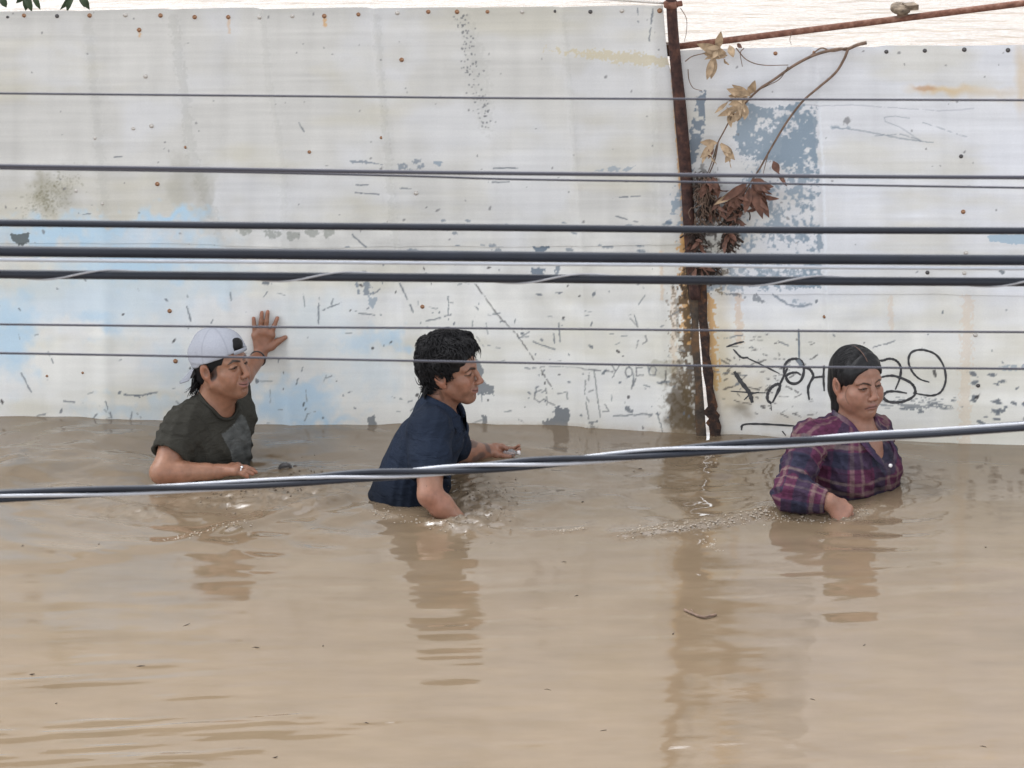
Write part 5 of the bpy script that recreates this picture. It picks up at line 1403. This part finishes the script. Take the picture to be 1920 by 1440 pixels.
    mb = MB(); mb.tube([c + (a1 * math.cos(t) + a2 * math.sin(t)) * .0285 for t in np.linspace(0, 2 * math.pi, 21)], .0028, 6, cap=False); mb.build('bracelet', M['black_tex'], root)
    q = lerp(kk[1], ff[1][0], .55); dq = ff[1][0] - kk[1]; dq /= np.linalg.norm(dq); a1 = np.cross(dq, (0, 0, 1.)); a1 /= np.linalg.norm(a1); a2 = np.cross(dq, a1)
    mb = MB(); mb.tube([q + (a1 * math.cos(t) + a2 * math.sin(t)) * .0102 for t in np.linspace(0, 2 * math.pi, 17)], .0024, 6, cap=False)
    mb.lathe(q - a2 * (.012 if a2[2] < 0 else -.012) + np.array((0, -.004, 0)), (0, -.5, .85), [(.0055, -.002), (.006, .001), (.003, .004)], 8); mb.build('ring', M['steel_ring'], root)

# ================================================================== man in the navy polo
def man_polo():
    root = empty('person', W(760, 935, -.66), 'person with wavy black hair in a navy polo shirt, leaning forward mid-wade', 'person', GRP); root.location.z = 0
    skin = np.array((.248, .122, .079), np.float32)
    h = Head(W(844, 694, -.62), -17, -3, 0, .99)
    N_ = v3(W(826, 765, -.62)); SR = v3(W(806, 806, -.76)); SL = v3(W(838, 800, -.47)); CH = v3(W(800, 838, -.62)); BL = v3(W(770, 900, -.63)); HP = v3(W(748, 985, -.64))
    ER = v3(W(806, 928, -.90)); WR = v3(W(866, 985, -.90))
    EL = v3(W(856, 846, -.42)); WL = v3(W(912, 846, -.32))
    face = h.R @ np.array((1, 0, 0))
    V = Vol(v3(W(665, 1000, -.6)) * [1, 0, 0] + [0, -1.0, -.22], [v3(W(985, 800, -.3))[0], -.2, h.c[2] + .15], .0065,
            [(h.c - [.13, .13, .15], h.c + [.13, .13, .14], .0027), (WL - [.03, .05, .05], WL + [.18, .06, .05], .0034)])
    head_shape(V, h, fat=-.3, nose=1.05, nosew=.95, smile=1.0, jaw=.97, brow=1.15, lips=.9, chin=1.05)
    V.cap(h.w((-.026, 0, -.05)), N_ - face * .018, .050, .058, .02); V.cap(h.w((.012, 0, -.076)), N_ + face * .004, .028, .044, .02)
    Rt = np.array(Matrix.Rotation(R_(-18), 3, 'Z') @ Matrix.Rotation(R_(28), 3, 'Y'))
    V.cap(N_ - face * .015 - [0, 0, .02], SR, .042, .050, .03); V.cap(N_ - face * .015 - [0, 0, .02], SL, .042, .050, .03)
    V.ell(CH, (.100, .165, .15), Rt, .04); V.ell(BL, (.100, .150, .15), Rt, .05); V.ell(HP, (.11, .15, .16), Rt, .05)
    V.chain([SR, lerp(SR, ER, .5), ER], [.056, .050, .041], .02); V.chain([ER, lerp(ER, WR, .35), WR], [.042, .042, .030], .015)
    V.chain([SL, EL], [.054, .041], .02); V.chain([EL, lerp(EL, WL, .4), WL], [.042, .040, .027], .012)
    kk = [v3(W(931, 852, -.335)), v3(W(934, 848, -.315)), v3(W(935, 845, -.295)), v3(W(933, 842, -.275))]
    ff = [[v3(W(945, 855, -.345)), v3(W(956, 856, -.345))], [v3(W(950, 851, -.325)), v3(W(963, 853, -.335))], [v3(W(952, 846, -.300)), v3(W(968, 848, -.315)), v3(W(974, 842, -.32))], [v3(W(950, 842, -.275)), v3(W(967, 841, -.285)), v3(W(973, 836, -.30))]]
    th = [v3(W(918, 842, -.300)), v3(W(930, 838, -.300)), v3(W(941, 838, -.315)), v3(W(950, 841, -.33))]
    hand(V, WL, kk, ff, th, r=.0088, palm=.0130, wr=.027)
    d = WR - ER; d /= np.linalg.norm(d); s1 = np.array((0, 1., 0))                # right hand, under the water
    k2 = [WR + d * .085 + s1 * (i - 1.5) * .02 for i in range(4)]; f2 = [[q + d * .04, q + d * .07] for q in k2]
    hand(V, WR, k2, f2, [WR + d * .02 + s1 * .02, WR + d * .05 + s1 * .045, WR + d * .08 + s1 * .055], wr=.027)
    hair_c = np.array((.012, .010, .010))
    def paint(P, col):
        head_paint(P, h, col, skin, np.array((.26, .115, .095)), hair_c, stubble=.32, browk=1.15, browz=-.003, smile=1.1)
        L = h.l(P)
        t = ((P - EL) @ (WL - EL)) / ((WL - EL) @ (WL - EL))                        # tattooed forearm
        m = (t > .0) & (t < .95) & (P[:, 0] > EL[0] - .03) & (np.abs(P[:, 2] - np.interp(t, [0, 1], [EL[2], WL[2]])) < .07) & (P[:, 1] > -.52)
        ink = sstep(.0, .7, sin_noise(P, 130, 12) + .5) * m
        col[:] = col * (1 - .62 * ink[:, None]) + np.array((.03, .035, .04)) * .62 * ink[:, None]
        inkn = sstep(.5, 1.0, sin_noise(P, 150, 14)) * (np.linalg.norm(P - h.w((-.005, -.05, -.09)), axis=1) < .045)
        col[:] = col * (1 - .4 * inkn[:, None])
        red = np.exp(-(np.linalg.norm(P - ER - np.array((.02, -.03, -.02)), axis=1) / .05) ** 2); col[:] = col * (1 + red[:, None] * np.array((.12, .04, .04)))
        dots = (sin_noise(P, 420, 30) > 1.9) & (np.linalg.norm(P - ER, axis=1) < .12); col[dots] *= .4
    make_body('body', V, root, skin, paint=paint)
    eyes_for(h, root, (.1, -.05))
    # thick wavy hair
    H_ = Vol(h.c - [.19, .17, .16], h.c + [.17, .17, .19], .004)
    h.ell(H_, (-.014, 0, .046), (.104, .089, .092), .0); h.ell(H_, (.028, 0, .070), (.066, .076, .056), .02); h.ell(H_, (-.054, 0, -.010), (.054, .074, .062), .03); h.ell(H_, (-.062, 0, -.055), (.032, .052, .034), .03)
    h.ell(H_, (.116, 0, -.040), (.088, .12, .116), .008, 's')
    for s in (-1, 1): h.ell(H_, (.006, s * .098, -.022), (.030, .030, .030), .006, 's'); h.cap(H_, (.022, s * .070, .016), (.024, s * .0655, -.026), .010, .004, .012)
    H_.displace(lambda P: .0065 * sin_noise(P, 85, 5) + .003 * sin_noise(P, 190, 6))
    P, Q = H_.mesh(1); ho = obj('hair', mesh_np('hair', P, Q), M['hair'], root)
    mb = MB(); rg = random.Random(8); nrm_pick = [i for i in range(0, len(P), 3)]; rg.shuffle(nrm_pick)
    cc = np.array((-.010, 0, .035)); n_ = 0
    for i in nrm_pick:
        if n_ > 2100: break
        q = h.l(P[i]); o_ = q - cc; o_ = o_ / np.linalg.norm(o_)
        if q[0] > .02 and q[2] < .085: continue
        n_ += 1
        tdir = np.array((.35 * q[0] / .1 + .7 * math.sin(q[1] * 70 + q[2] * 40) + rg.gauss(0, .25), .7 * math.sin(q[0] * 60 - q[2] * 50) + rg.gauss(0, .25), -1.0)); tdir -= o_ * (tdir @ o_); tdir /= np.linalg.norm(tdir); bd = np.cross(o_, tdir)
        L_ = .020 + rg.random() * .034; amp = .003 + rg.random() * .007; ph = rg.random() * 6; lift = rg.random() ** 3
        pts = [h.w(q + o_ * (.001 + (.003 + .006 * lift) * math.sin(t * 3.1) - .004 * (t < .15)) + tdir * L_ * t - o_ * .012 * t * t + bd * amp * math.sin(ph + t * 5.5)) for t in np.linspace(0, 1, 6)]
        mb.tube(pts, [.0012, .0019, .0020, .0016, .0011, .0004], 4, cap=False)
    for k in range(60):                                                              # fringe over the forehead and curls at the nape
        y0 = rg.uniform(-.055, .055); a = h.w((.066 + .01 * rg.random() - abs(y0) * .35, y0, .104)); b = h.w((.086 - abs(y0) * .4, y0 + rg.gauss(0, .006), .092)); c = h.w((.094 - abs(y0) * .45 + rg.gauss(0, .004), y0 + rg.gauss(0, .012), .070 + rg.random() * .016))
        mb.tube(spline([a, b, c], 3), np.linspace(.0032, .0008, 7), 5, cap=False)
    for k in range(90):
        y0 = rg.uniform(-.07, .07); a = h.w((-.085 + abs(y0) * .3, y0, -.030 - .03 * rg.random())); b = h.w((-.100 + abs(y0) * .4, y0 * 1.1, -.055 - .03 * rg.random())); c = h.w((-.100 - rg.random() * .020 + abs(y0) * .5, y0 * 1.1 + rg.gauss(0, .012), -.062 - .045 * rg.random()))
        mb.tube(spline([a, b, c], 3), np.linspace(.0032, .0008, 7), 5, cap=False)
    obj('curl', mb.mesh('curl'), M['hair'], ho)['kind'] = 'stuff'
    # polo
    S = Vol(v3(W(660, 1000, -.6)) * [1, 0, 0] + [0, -.98, -.25], [v3(W(890, 800, -.5))[0], -.30, N_[2] + .08], .0046)
    sle = lerp(SR, ER, .74); ax = ER - SR; ax /= np.linalg.norm(ax)
    S.chain([SR, lerp(SR, ER, .4), lerp(SR, ER, .9)], [.070, .069, .068], .03); S.plane(sle, ax, .14, .004); S.cap(sle - ax * .014, sle + ax * .05, .055, .058, .004, 's')
    S.ell(CH, (.113, .178, .162), Rt, .04); S.ell(BL, (.118, .165, .17), Rt, .05); S.ell(HP, (.135, .172, .20), Rt, .06)
    S.ell(lerp(BL, HP, .5) + np.array((.02, -.02, 0)), (.115, .150, .15), Rt, .05)
    S.cap(N_ - face * .02 - [0, 0, .012], SR, .058, .068, .04); S.cap(N_ - face * .02 - [0, 0, .012], SL, .058, .068, .04)
    S.chain([SL, lerp(SL, EL, .8)], [.066, .060], .03)
    neck = h.w((-.02, 0, -.055)) - N_; neck /= np.linalg.norm(neck)
    S.displace(lambda P: -folds(P, .0055, [((.2, -.5, 1), 75, .9), ((1, .3, .9), 60, .8), ((1, 0, -.3), 85, .4)], 13) * (1 - .7 * np.exp(-(np.linalg.norm(P - N_, axis=1) / .1) ** 2))[:])
    S.cap(N_ - neck * .012 + face * .010, N_ + neck * .16 + face * .012, .062, .070, .006, 's')
    S.chain([N_ + face * .075 + neck * .005, N_ + face * .085 - np.array((0, 0, .075))], [.022, .006], .004, 's')
    P, Q = S.mesh(2); base = np.array((.0125, .0185, .033), np.float32); col = np.tile(base, (len(P), 1)); col *= (1 + .10 * sin_noise(P, 25, 1))[:, None]
    wet = sstep(.14, .02, P[:, 2]); col *= (1 - .45 * wet)[:, None]
    obj('polo_shirt', mesh_np('polo_shirt', P, Q, col), M['cloth'], root)
    ts, pe, oe = neck_edge(P, N_ + face * .011, neck, face, .070)
    s_ = np.argsort(np.mod(ts, 2 * math.pi)); s_ = [k for k in s_ if .42 < np.mod(ts[k], 2 * math.pi) < 2 * math.pi - .42]
    band('collar', pe[s_], oe[s_], neck, .036, .003, lambda Vc: np.tile(base * 1.15, (len(Vc), 1)), root, lean=.50, rise=.35, taper=.35)
    mb = MB(); q0 = N_ + face * .088 - np.array((0, 0, .085))
    mb.lathe(v3(W(843, 806, -.70)), (.5, -.8, .2), [(.005, 0), (.005, .002), (.003, .0035)], 8); mb.build('button', M['button'], root)
    # what he carries in the far hand
    bt = empty('clear_bottle', W(956, 849, -.33), 'small clear plastic bottle held in the outstretched far hand of the navy-shirted man', 'bottle')
    c = W(957, 848, -.325); mb = MB(); mb.lathe(c + Vector((-.022, .0, -.004)), (.95, -.2, .12), [(.004, -.004), (.012, 0), (.014, .006), (.014, .030), (.010, .038), (.006, .044), (.006, .050)], 14); mb.build('bottle_body', M['plastic'], bt)
    mb = MB(); mb.lathe(c + Vector((-.022, .0, -.004)) + Vector((.95, -.2, .12)).normalized() * .048, (.95, -.2, .12), [(.0075, 0), (.0075, .009), (.006, .010)], 12); mb.build('bottle_cap', M['button'], bt)

def neck_edge(P, c, up, fwd, r, n=44):
    """runs round the neck along the top of the garment at distance r from the neck's axis"""
    side = np.cross(up, fwd); side /= np.linalg.norm(side); f = np.cross(side, up)
    q = P - c; hgt = q @ up; a = np.arctan2(q @ side, q @ f); rad = np.hypot(q @ side, q @ f)
    ok = (np.abs(rad - r) < .009) & (hgt > -.10) & (hgt < .10); out = np.zeros(n)
    for i in range(n):
        t = -math.pi + 2 * math.pi * i / n
        m = ok & (np.abs(np.angle(np.exp(1j * (a - t)))) < .16)
        out[i] = np.percentile(hgt[m], 92) if m.sum() > 3 else np.nan
    bad = np.isnan(out); out[bad] = np.nanmedian(out)
    for _ in range(3): out = (np.roll(out, 1) + out * 2 + np.roll(out, -1)) / 4
    ts = -math.pi + 2 * math.pi * np.arange(n) / n
    return ts, np.array([c + f * math.cos(t) * r + side * math.sin(t) * r + up * h_ for t, h_ in zip(ts, out)]), np.array([f * math.cos(t) + side * math.sin(t) for t in ts])

def band(name, path, outw, up, width, thick, colfn, parent, lean=.55, rise=.3, closed=False, taper=0.0):
    """folded cloth band along a path: stands a little above it and turns down outwards"""
    n = len(path); Vc = []; Fc = []
    prof = [(-.2, -.25), (0, rise), (.35, rise + .05), (1, -.75), (1.05, -.85), (.9, -.8), (.35, rise - .15), (.05, rise - .2)]
    for i in range(n):
        e = abs(2 * i / (n - 1) - 1); w_ = width * (1 + taper * e ** 4)
        for k, (o_, z_) in enumerate(prof):
            Vc.append(path[i] + outw[i] * (w_ * lean * o_ + thick * (1 if 1 < k < 5 else 0)) + up * w_ * z_)
    m = len(prof)
    for i in range(n if closed else n - 1):
        for k in range(m): Fc.append((i * m + k, i * m + (k + 1) % m, ((i + 1) % n) * m + (k + 1) % m, ((i + 1) % n) * m + k))
    Vc = np.array(Vc)
    return obj(name, mesh_np(name, Vc, Fc, colfn(Vc)), M['cloth'], parent)

# ================================================================== woman in the plaid shirt
def woman():
    root = empty('person', W(1600, 905, -.55), 'person with long wet black hair and a purple plaid shirt, right hand in the water', 'person', GRP); root.location.z = 0
    skin = np.array((.272, .139, .095), np.float32)
    h = Head(W(1606, 715, -.55), -57, -2, 0, .99)
    N_ = v3(W(1598, 800, -.55)); SR = v3(W(1520, 822, -.66)); SL = v3(W(1640, 812, -.42)); CH = v3(W(1592, 862, -.56)); BL = v3(W(1592, 935, -.56)); HP = BL + np.array((0, 0, -.22))
    ER = v3(W(1480, 925, -.86)); WR = v3(W(1553, 940, -.90))
    face = h.R @ np.array((1, 0, 0)); fl = face * [1, 1, 0]; fl /= np.linalg.norm(fl)
    V = Vol(v3(W(1430, 1000, -.6)) * [1, 0, 0] + [0, -1.02, -.20], [v3(W(1710, 800, -.5))[0], -.22, h.c[2] + .15], .0065,
            [(h.c - [.13, .13, .15], h.c + [.13, .13, .14], .0027), (WR - [.03, .04, .06], WR + [.13, .06, .04], .0034)])
    head_shape(V, h, fat=1.8, nose=.74, nosew=1.20, smile=-1.3, jaw=1.0, brow=.8, lips=1.05, chin=.9)
    V.cap(h.w((-.016, 0, -.055)), N_, .050, .058, .03); V.cap(h.w((.028, 0, -.085)), N_ + fl * .03, .032, .045, .03)
    Rt = np.array(Matrix.Rotation(R_(-50), 3, 'Z'))
    V.cap(N_ - [0, 0, .016], SR, .042, .048, .03); V.cap(N_ - [0, 0, .016], SL, .042, .048, .03)
    V.ell(CH, (.130, .165, .16), Rt, .04); V.ell(BL, (.135, .165, .18), Rt, .05); V.ell(HP, (.14, .17, .15), Rt, .05)
    V.ell(N_ + fl * .045 - [0, 0, .045], (.06, .09, .05), Rt, .03)
    V.chain([SR, lerp(SR, ER, .5), ER], [.052, .048, .042], .02); V.chain([ER, lerp(ER, WR, .35), WR], [.043, .041, .030], .015)
    V.chain([SL, SL + np.array((.04, .06, -.26)), SL + np.array((.16, -.02, -.40))], [.05, .042, .03], .02)
    d = np.array((.72, .02, -.70)); s1 = np.array((.45, .62, .55)); s1 /= np.linalg.norm(s1)
    kk = [WR + d * .078 + s1 * (i - 1.5) * .0205 + np.array((0, 0, .006 - .003 * abs(i - 1.5))) for i in range(4)]
    dn = np.array((.45, 0, -.9)); ff = [[q + dn * .036, q + dn * .036 + np.array((-.012, 0, -.028))] for q in kk]
    hand(V, WR, kk, ff, [WR + d * .02 + s1 * .018, WR + d * .045 + s1 * .044 - [0, 0, .01], WR + d * .075 + s1 * .046 - [0, 0, .03]], r=.0088, palm=.0150, wr=.030)
    hair_c = np.array((.012, .010, .011))
    def paint(P, col):
        head_paint(P, h, col, skin, np.array((.27, .125, .105)), hair_c, browk=.80, browz=-.003, smile=-.9, furrow=.3)
        L = h.l(P)
        m = (L[:, 2] > .062) & (L[:, 2] < .125) & (L[:, 0] > -.1); col[m] *= .9
        lock = np.exp(-((L[:, 0] - (.040 + .012 * np.sin(L[:, 2] * 55) - .10 * (L[:, 2] + .02))) / .0018) ** 2) * (L[:, 1] < -.03) * (L[:, 2] < .03) * (L[:, 2] > -.06); col[:] = col * (1 - .55 * lock[:, None])
        dot = np.linalg.norm(P - (WR + np.array((.022, -.030, .004))), axis=1) < .006; col[dot] = (.02, .015, .015)
        pk = np.exp(-(np.linalg.norm(P - kk[0], axis=1) / .06) ** 2); col[:] = col * (1 + pk[:, None] * np.array((.18, .12, .12)))
    make_body('body', V, root, skin, paint=paint)
    eyes_for(h, root, (.0, -.35))
    # smooth wet hair, parted, gathered behind
    H_ = Vol(h.c - [.22, .20, .24], h.c + [.15, .15, .17], .004)
    h.ell(H_, (-.012, 0, .040), (.101, .0825, .0870), .0); h.ell(H_, (.030, 0, .044), (.060, .0705, .066), .015); h.ell(H_, (-.052, 0, -.025), (.056, .072, .078), .03)
    h.chain(H_, [(-.050, -.03, -.05), (-.048, -.038, -.10), (-.036, -.044, -.14)], [.030, .022, .012], .03); h.chain(H_, [(-.052, .03, -.05), (-.056, .03, -.10), (-.055, .03, -.15)], [.030, .024, .014], .03)
    h.ell(H_, (.126, 0, -.050), (.106, .105, .128), .008, 's')                     # the face opening
    h.ell(H_, (-.006, -.092, -.016), (.018, .018, .026), .005, 's')
    def dsp(P):
        L = h.l(P); az = np.arctan2(np.abs(L[:, 1]) + .001, L[:, 2] - .02)
        part = np.exp(-((L[:, 1] + .006) / .0030) ** 2) * (L[:, 2] > .06) * (L[:, 0] > -.02)
        return .0014 * np.sin(L[:, 0] * 240 + 3 * sin_noise(P, 18, 3)) + .0012 * sin_noise(P, 60, 4) + .0035 * part
    H_.displace(dsp)
    P, Q = H_.mesh(1)
    ho = obj('hair', mesh_np('hair', P, Q), M['hair_wet'], root)
    mb = MB(); 
    pts = []
    for t in np.linspace(0, 1, 14):
        a = -.15 + 1.12 * t; q = np.array((-.012 + .100 * math.sin(a), -.007, .040 + .0885 * math.cos(a))); pts.append(h.w(q))
    mb.tube(pts[1:], np.interp(np.linspace(0, 1, 13), [0, .3, 1], [.0003, .0012, .0016]), 6)
    po = obj('hair_parting', mesh_np('hair_parting', mb.v, [f for f in mb.f if len(f) == 4], np.tile(skin * .42, (len(mb.v), 1))), M['skin'], ho)
    mb = MB(); rg = random.Random(4)
    for k in range(420):                                                             # strands combed back from the parting
        s = rg.choice((-1, 1)); t0 = rg.uniform(-.25, 1.02); u0 = rg.uniform(.05, .9); pts = []
        for t in np.linspace(0, 1, 6):
            u = u0 + .55 * t; a0 = t0 - 1.0 * t * (.4 + .6 * rg.random() * 0)
            q = np.array((math.sin(a0) * math.cos(u * 1.1), s * math.sin(u * 1.25), math.cos(a0) * math.cos(u * 1.25)))
            q = q / np.linalg.norm(q) * 1.0
            p_ = np.array((-.012, 0, .040)) + q * np.array((.1016, .083, .0878))
            if p_[0] > .052 and p_[2] < .055: break
            pts.append(h.w(p_))
        if len(pts) > 3: mb.tube(pts, np.interp(np.linspace(0, 1, len(pts)), [0, .5, 1], [.0004, .0012, .0004]), 4, cap=False)
    for k in range(16):
        y0 = rg.uniform(-.06, .05); a = h.w((.062 - abs(y0) * .5, y0, .072)); b = h.w((.080 - abs(y0) * .5, y0 * 1.1, .052)); c = h.w((.083 - abs(y0) * .5, y0 * 1.2 + rg.gauss(0, .004), .030 + .012 * rg.random()))
        mb.tube(spline([a, b, c], 3), np.linspace(.0010, .0004, 7), 4, cap=False)
    obj('strand', mb.mesh('strand'), M['hair_wet'], ho)['kind'] = 'stuff'
    # plaid shirt
    S = Vol(v3(W(1425, 1000, -.6)) * [1, 0, 0] + [0, -1.0, -.22], [v3(W(1715, 800, -.5))[0], -.20, N_[2] + .08], .0040)
    S.ell(CH, (.142, .178, .17), Rt, .04); S.ell(BL, (.150, .178, .20), Rt, .05); S.ell(HP, (.155, .18, .17), Rt, .05)
    ri = Rt @ np.array((0, 1, 0)); fw = Rt @ np.array((1, 0, 0))
    for s in (-1, 1): S.ell(CH + fw * .085 + ri * s * .075 - [0, 0, .035], (.07, .075, .075), Rt, .05)
    S.cap(N_ - [0, 0, .008] - fl * .01, SR, .058, .064, .04); S.cap(N_ - [0, 0, .008] - fl * .01, SL, .058, .062, .04)
    cuff = lerp(ER, WR, .97)
    S.chain([SR, lerp(SR, ER, .5), ER], [.066, .064, .058], .025); S.chain([ER, lerp(ER, WR, .45), WR], [.060, .056, .043], .025)
    S.chain([SL, SL + np.array((.04, .06, -.26))], [.062, .055], .03)
    ax = WR - ER; ax /= np.linalg.norm(ax); a2 = ER - SR; a2 /= np.linalg.norm(a2)
    neck = h.w((-.016, 0, -.055)) - N_; neck /= np.linalg.norm(neck)
    def fold(P):
        el = np.exp(-(np.linalg.norm(P - ER, axis=1) / .14) ** 2)
        return -folds(P, .0034, [((.35, -.1, 1), 70, .9), ((1, .2, .5), 90, .6), (a2, 85, .8), (ax, 100, .5)], 23) * (1 - .7 * np.exp(-(np.linalg.norm(P - N_, axis=1) / .09) ** 2))
    S.displace(fold)
    S.plane(cuff, ax, .07, .003); S.cap(cuff - ax * .012, cuff + ax * .04, .034, .036, .003, 's')
    vb = v3(W(1664, 868, -.64)); vt = N_ + fl * .055 + neck * .02
    S.cap(N_ - neck * .014 + fl * .012, N_ + neck * .16 + fl * .014, .058, .068, .006, 's')
    n_v = [vt, lerp(vt, vb, .35) + fl * .02, lerp(vt, vb, .7) + fl * .018, vb + fl * .012]
    S.chain(n_v, [.046, .034, .022, .008], .006, 's')
    P, Q = S.mesh(2)
    # woven plaid: body coordinates on the trunk, sleeve coordinates on the arm
    PUR, NAV, PALE, DRK = np.array((.080, .023, .050)), np.array((.018, .027, .046)), np.array((.34, .27, .21)), np.array((.045, .016, .034))
    def plaid(u, v):
        c = np.tile(PUR, (len(u), 1)).astype(np.float32)
        def band(t, p, c0, w): q = np.abs(((t - c0) / p + .5) % 1 - .5) * p; return sstep(w / 2 + .0012, w / 2 - .0012, q)[:, None]
        for t in (u, v):
            b = band(t, .150, 0, .052); c = c * (1 - .62 * b) + NAV * .62 * b
            b = band(t, .150, .075, .010); c = c * (1 - .22 * b) + PALE * .22 * b
            b = band(t, .150, .040, .014); c = c * (1 - .22 * b) + PALE * .22 * b
            b = band(t, .150, .110, .005); c = c * (1 - .4 * b) + DRK * .4 * b
        return c
    tq = P - CH; ang = np.arctan2(tq @ ri, tq @ fw); u1, v1 = ang * .155, P[:, 2] + .02 * np.cos(ang)
    def armuv(a, b):
        d = b - a; L_ = np.linalg.norm(d); d = d / L_; t = (P - a) @ d; r = P - a - t[:, None] * d
        e1 = np.cross(d, (0, 1., 0)); e1 /= np.linalg.norm(e1); e2 = np.cross(d, e1); return t, np.arctan2(r @ e2, r @ e1) * .06, np.linalg.norm(r, axis=1), t / L_
    t1, w1, r1, f1 = armuv(SR, ER); t2, w2, r2, f2 = armuv(ER, WR)
    wu = sstep(.090, .070, r1) * sstep(.05, .25, f1) * (f1 < 1.15); wf = sstep(.085, .065, r2) * sstep(-.25, .05, f2)
    wf = np.where(P[:, 1] < -.70, wf, 0); 
    col = plaid(u1, v1); ca = plaid(w1 + .03, t1); cf = plaid(w2 + .03, t2 + np.linalg.norm(ER - SR))
    m = (wu > .5)[:, None]; col = np.where(m, ca, col); m = (wf > .5)[:, None]; col = np.where(m, cf, col)
    dv = np.full(len(P), 9.)
    for a, b in zip(n_v[:-1], n_v[1:]):
        d = b - a; t = np.clip(((P - a) @ d) / (d @ d), 0, 1); dv = np.minimum(dv, np.linalg.norm(P - a - t[:, None] * d, axis=1) - np.interp(t, [0, 1], [.034, .02]))
    m = (sstep(.024, .018, dv) * (tq @ fw > .02))[:, None]; col = col * (1 - .75 * m) + np.array((.035, .036, .055)) * .75 * m
    col *= (1 + .10 * sin_noise(P, 300, 5))[:, None]
    wet = np.where(P[:, 1] < -.70, sstep(.06, .0, P[:, 2]), sstep(.10, .01, P[:, 2])); col *= (1 - .48 * wet)[:, None]
    obj('plaid_shirt', mesh_np('plaid_shirt', P, Q, np.clip(col, .004, .9)), M['cloth'], root)
    def cc(Vc):
        s_ = np.arctan2((Vc - N_) @ ri, (Vc - N_) @ fw) * .08
        return np.clip(plaid(s_, (Vc - N_) @ neck + .02) * .8 + np.array((.008, .01, .02)), .004, 1)
    ts, pe, oe = neck_edge(P, N_ + fl * .013, neck, fl, .068)
    s_ = np.argsort(np.mod(ts, 2 * math.pi)); s_ = [k for k in s_ if .62 < np.mod(ts[k], 2 * math.pi) < 2 * math.pi - .62]
    lp = [q for q in pe[s_]]; lo = [q for q in oe[s_]]
    tail1 = [lp[0] * (1 - t) + (vb - ri * -.012 + fl * .012) * t + fl * .030 * math.sin(3.14 * t) + ri * .020 * math.sin(3.14 * t) for t in (.9, .65, .4, .2)]
    tail2 = [lp[-1] * (1 - t) + (vb - ri * .012 + fl * .012) * t + fl * .030 * math.sin(3.14 * t) - ri * .020 * math.sin(3.14 * t) for t in (.2, .4, .65, .9)]
    path = np.array(tail1 + lp + tail2); o1 = fl * .7 + ri * .7; o2 = fl * .7 - ri * .7
    outw = np.array([o1] * 4 + lo + [o2] * 4)
    band('collar', path, outw, neck, .032, .003, cc, root, lean=.62, rise=.22, taper=-.55)
    mb = MB(); mb.lathe(v3(W(1670, 873, -.70)), fw + np.array((0, 0, .1)), [(.0065, -.004), (.0065, .002), (.004, .0035)], 10); mb.build('button', M['button'], root)

man_cap(); man_polo(); woman()
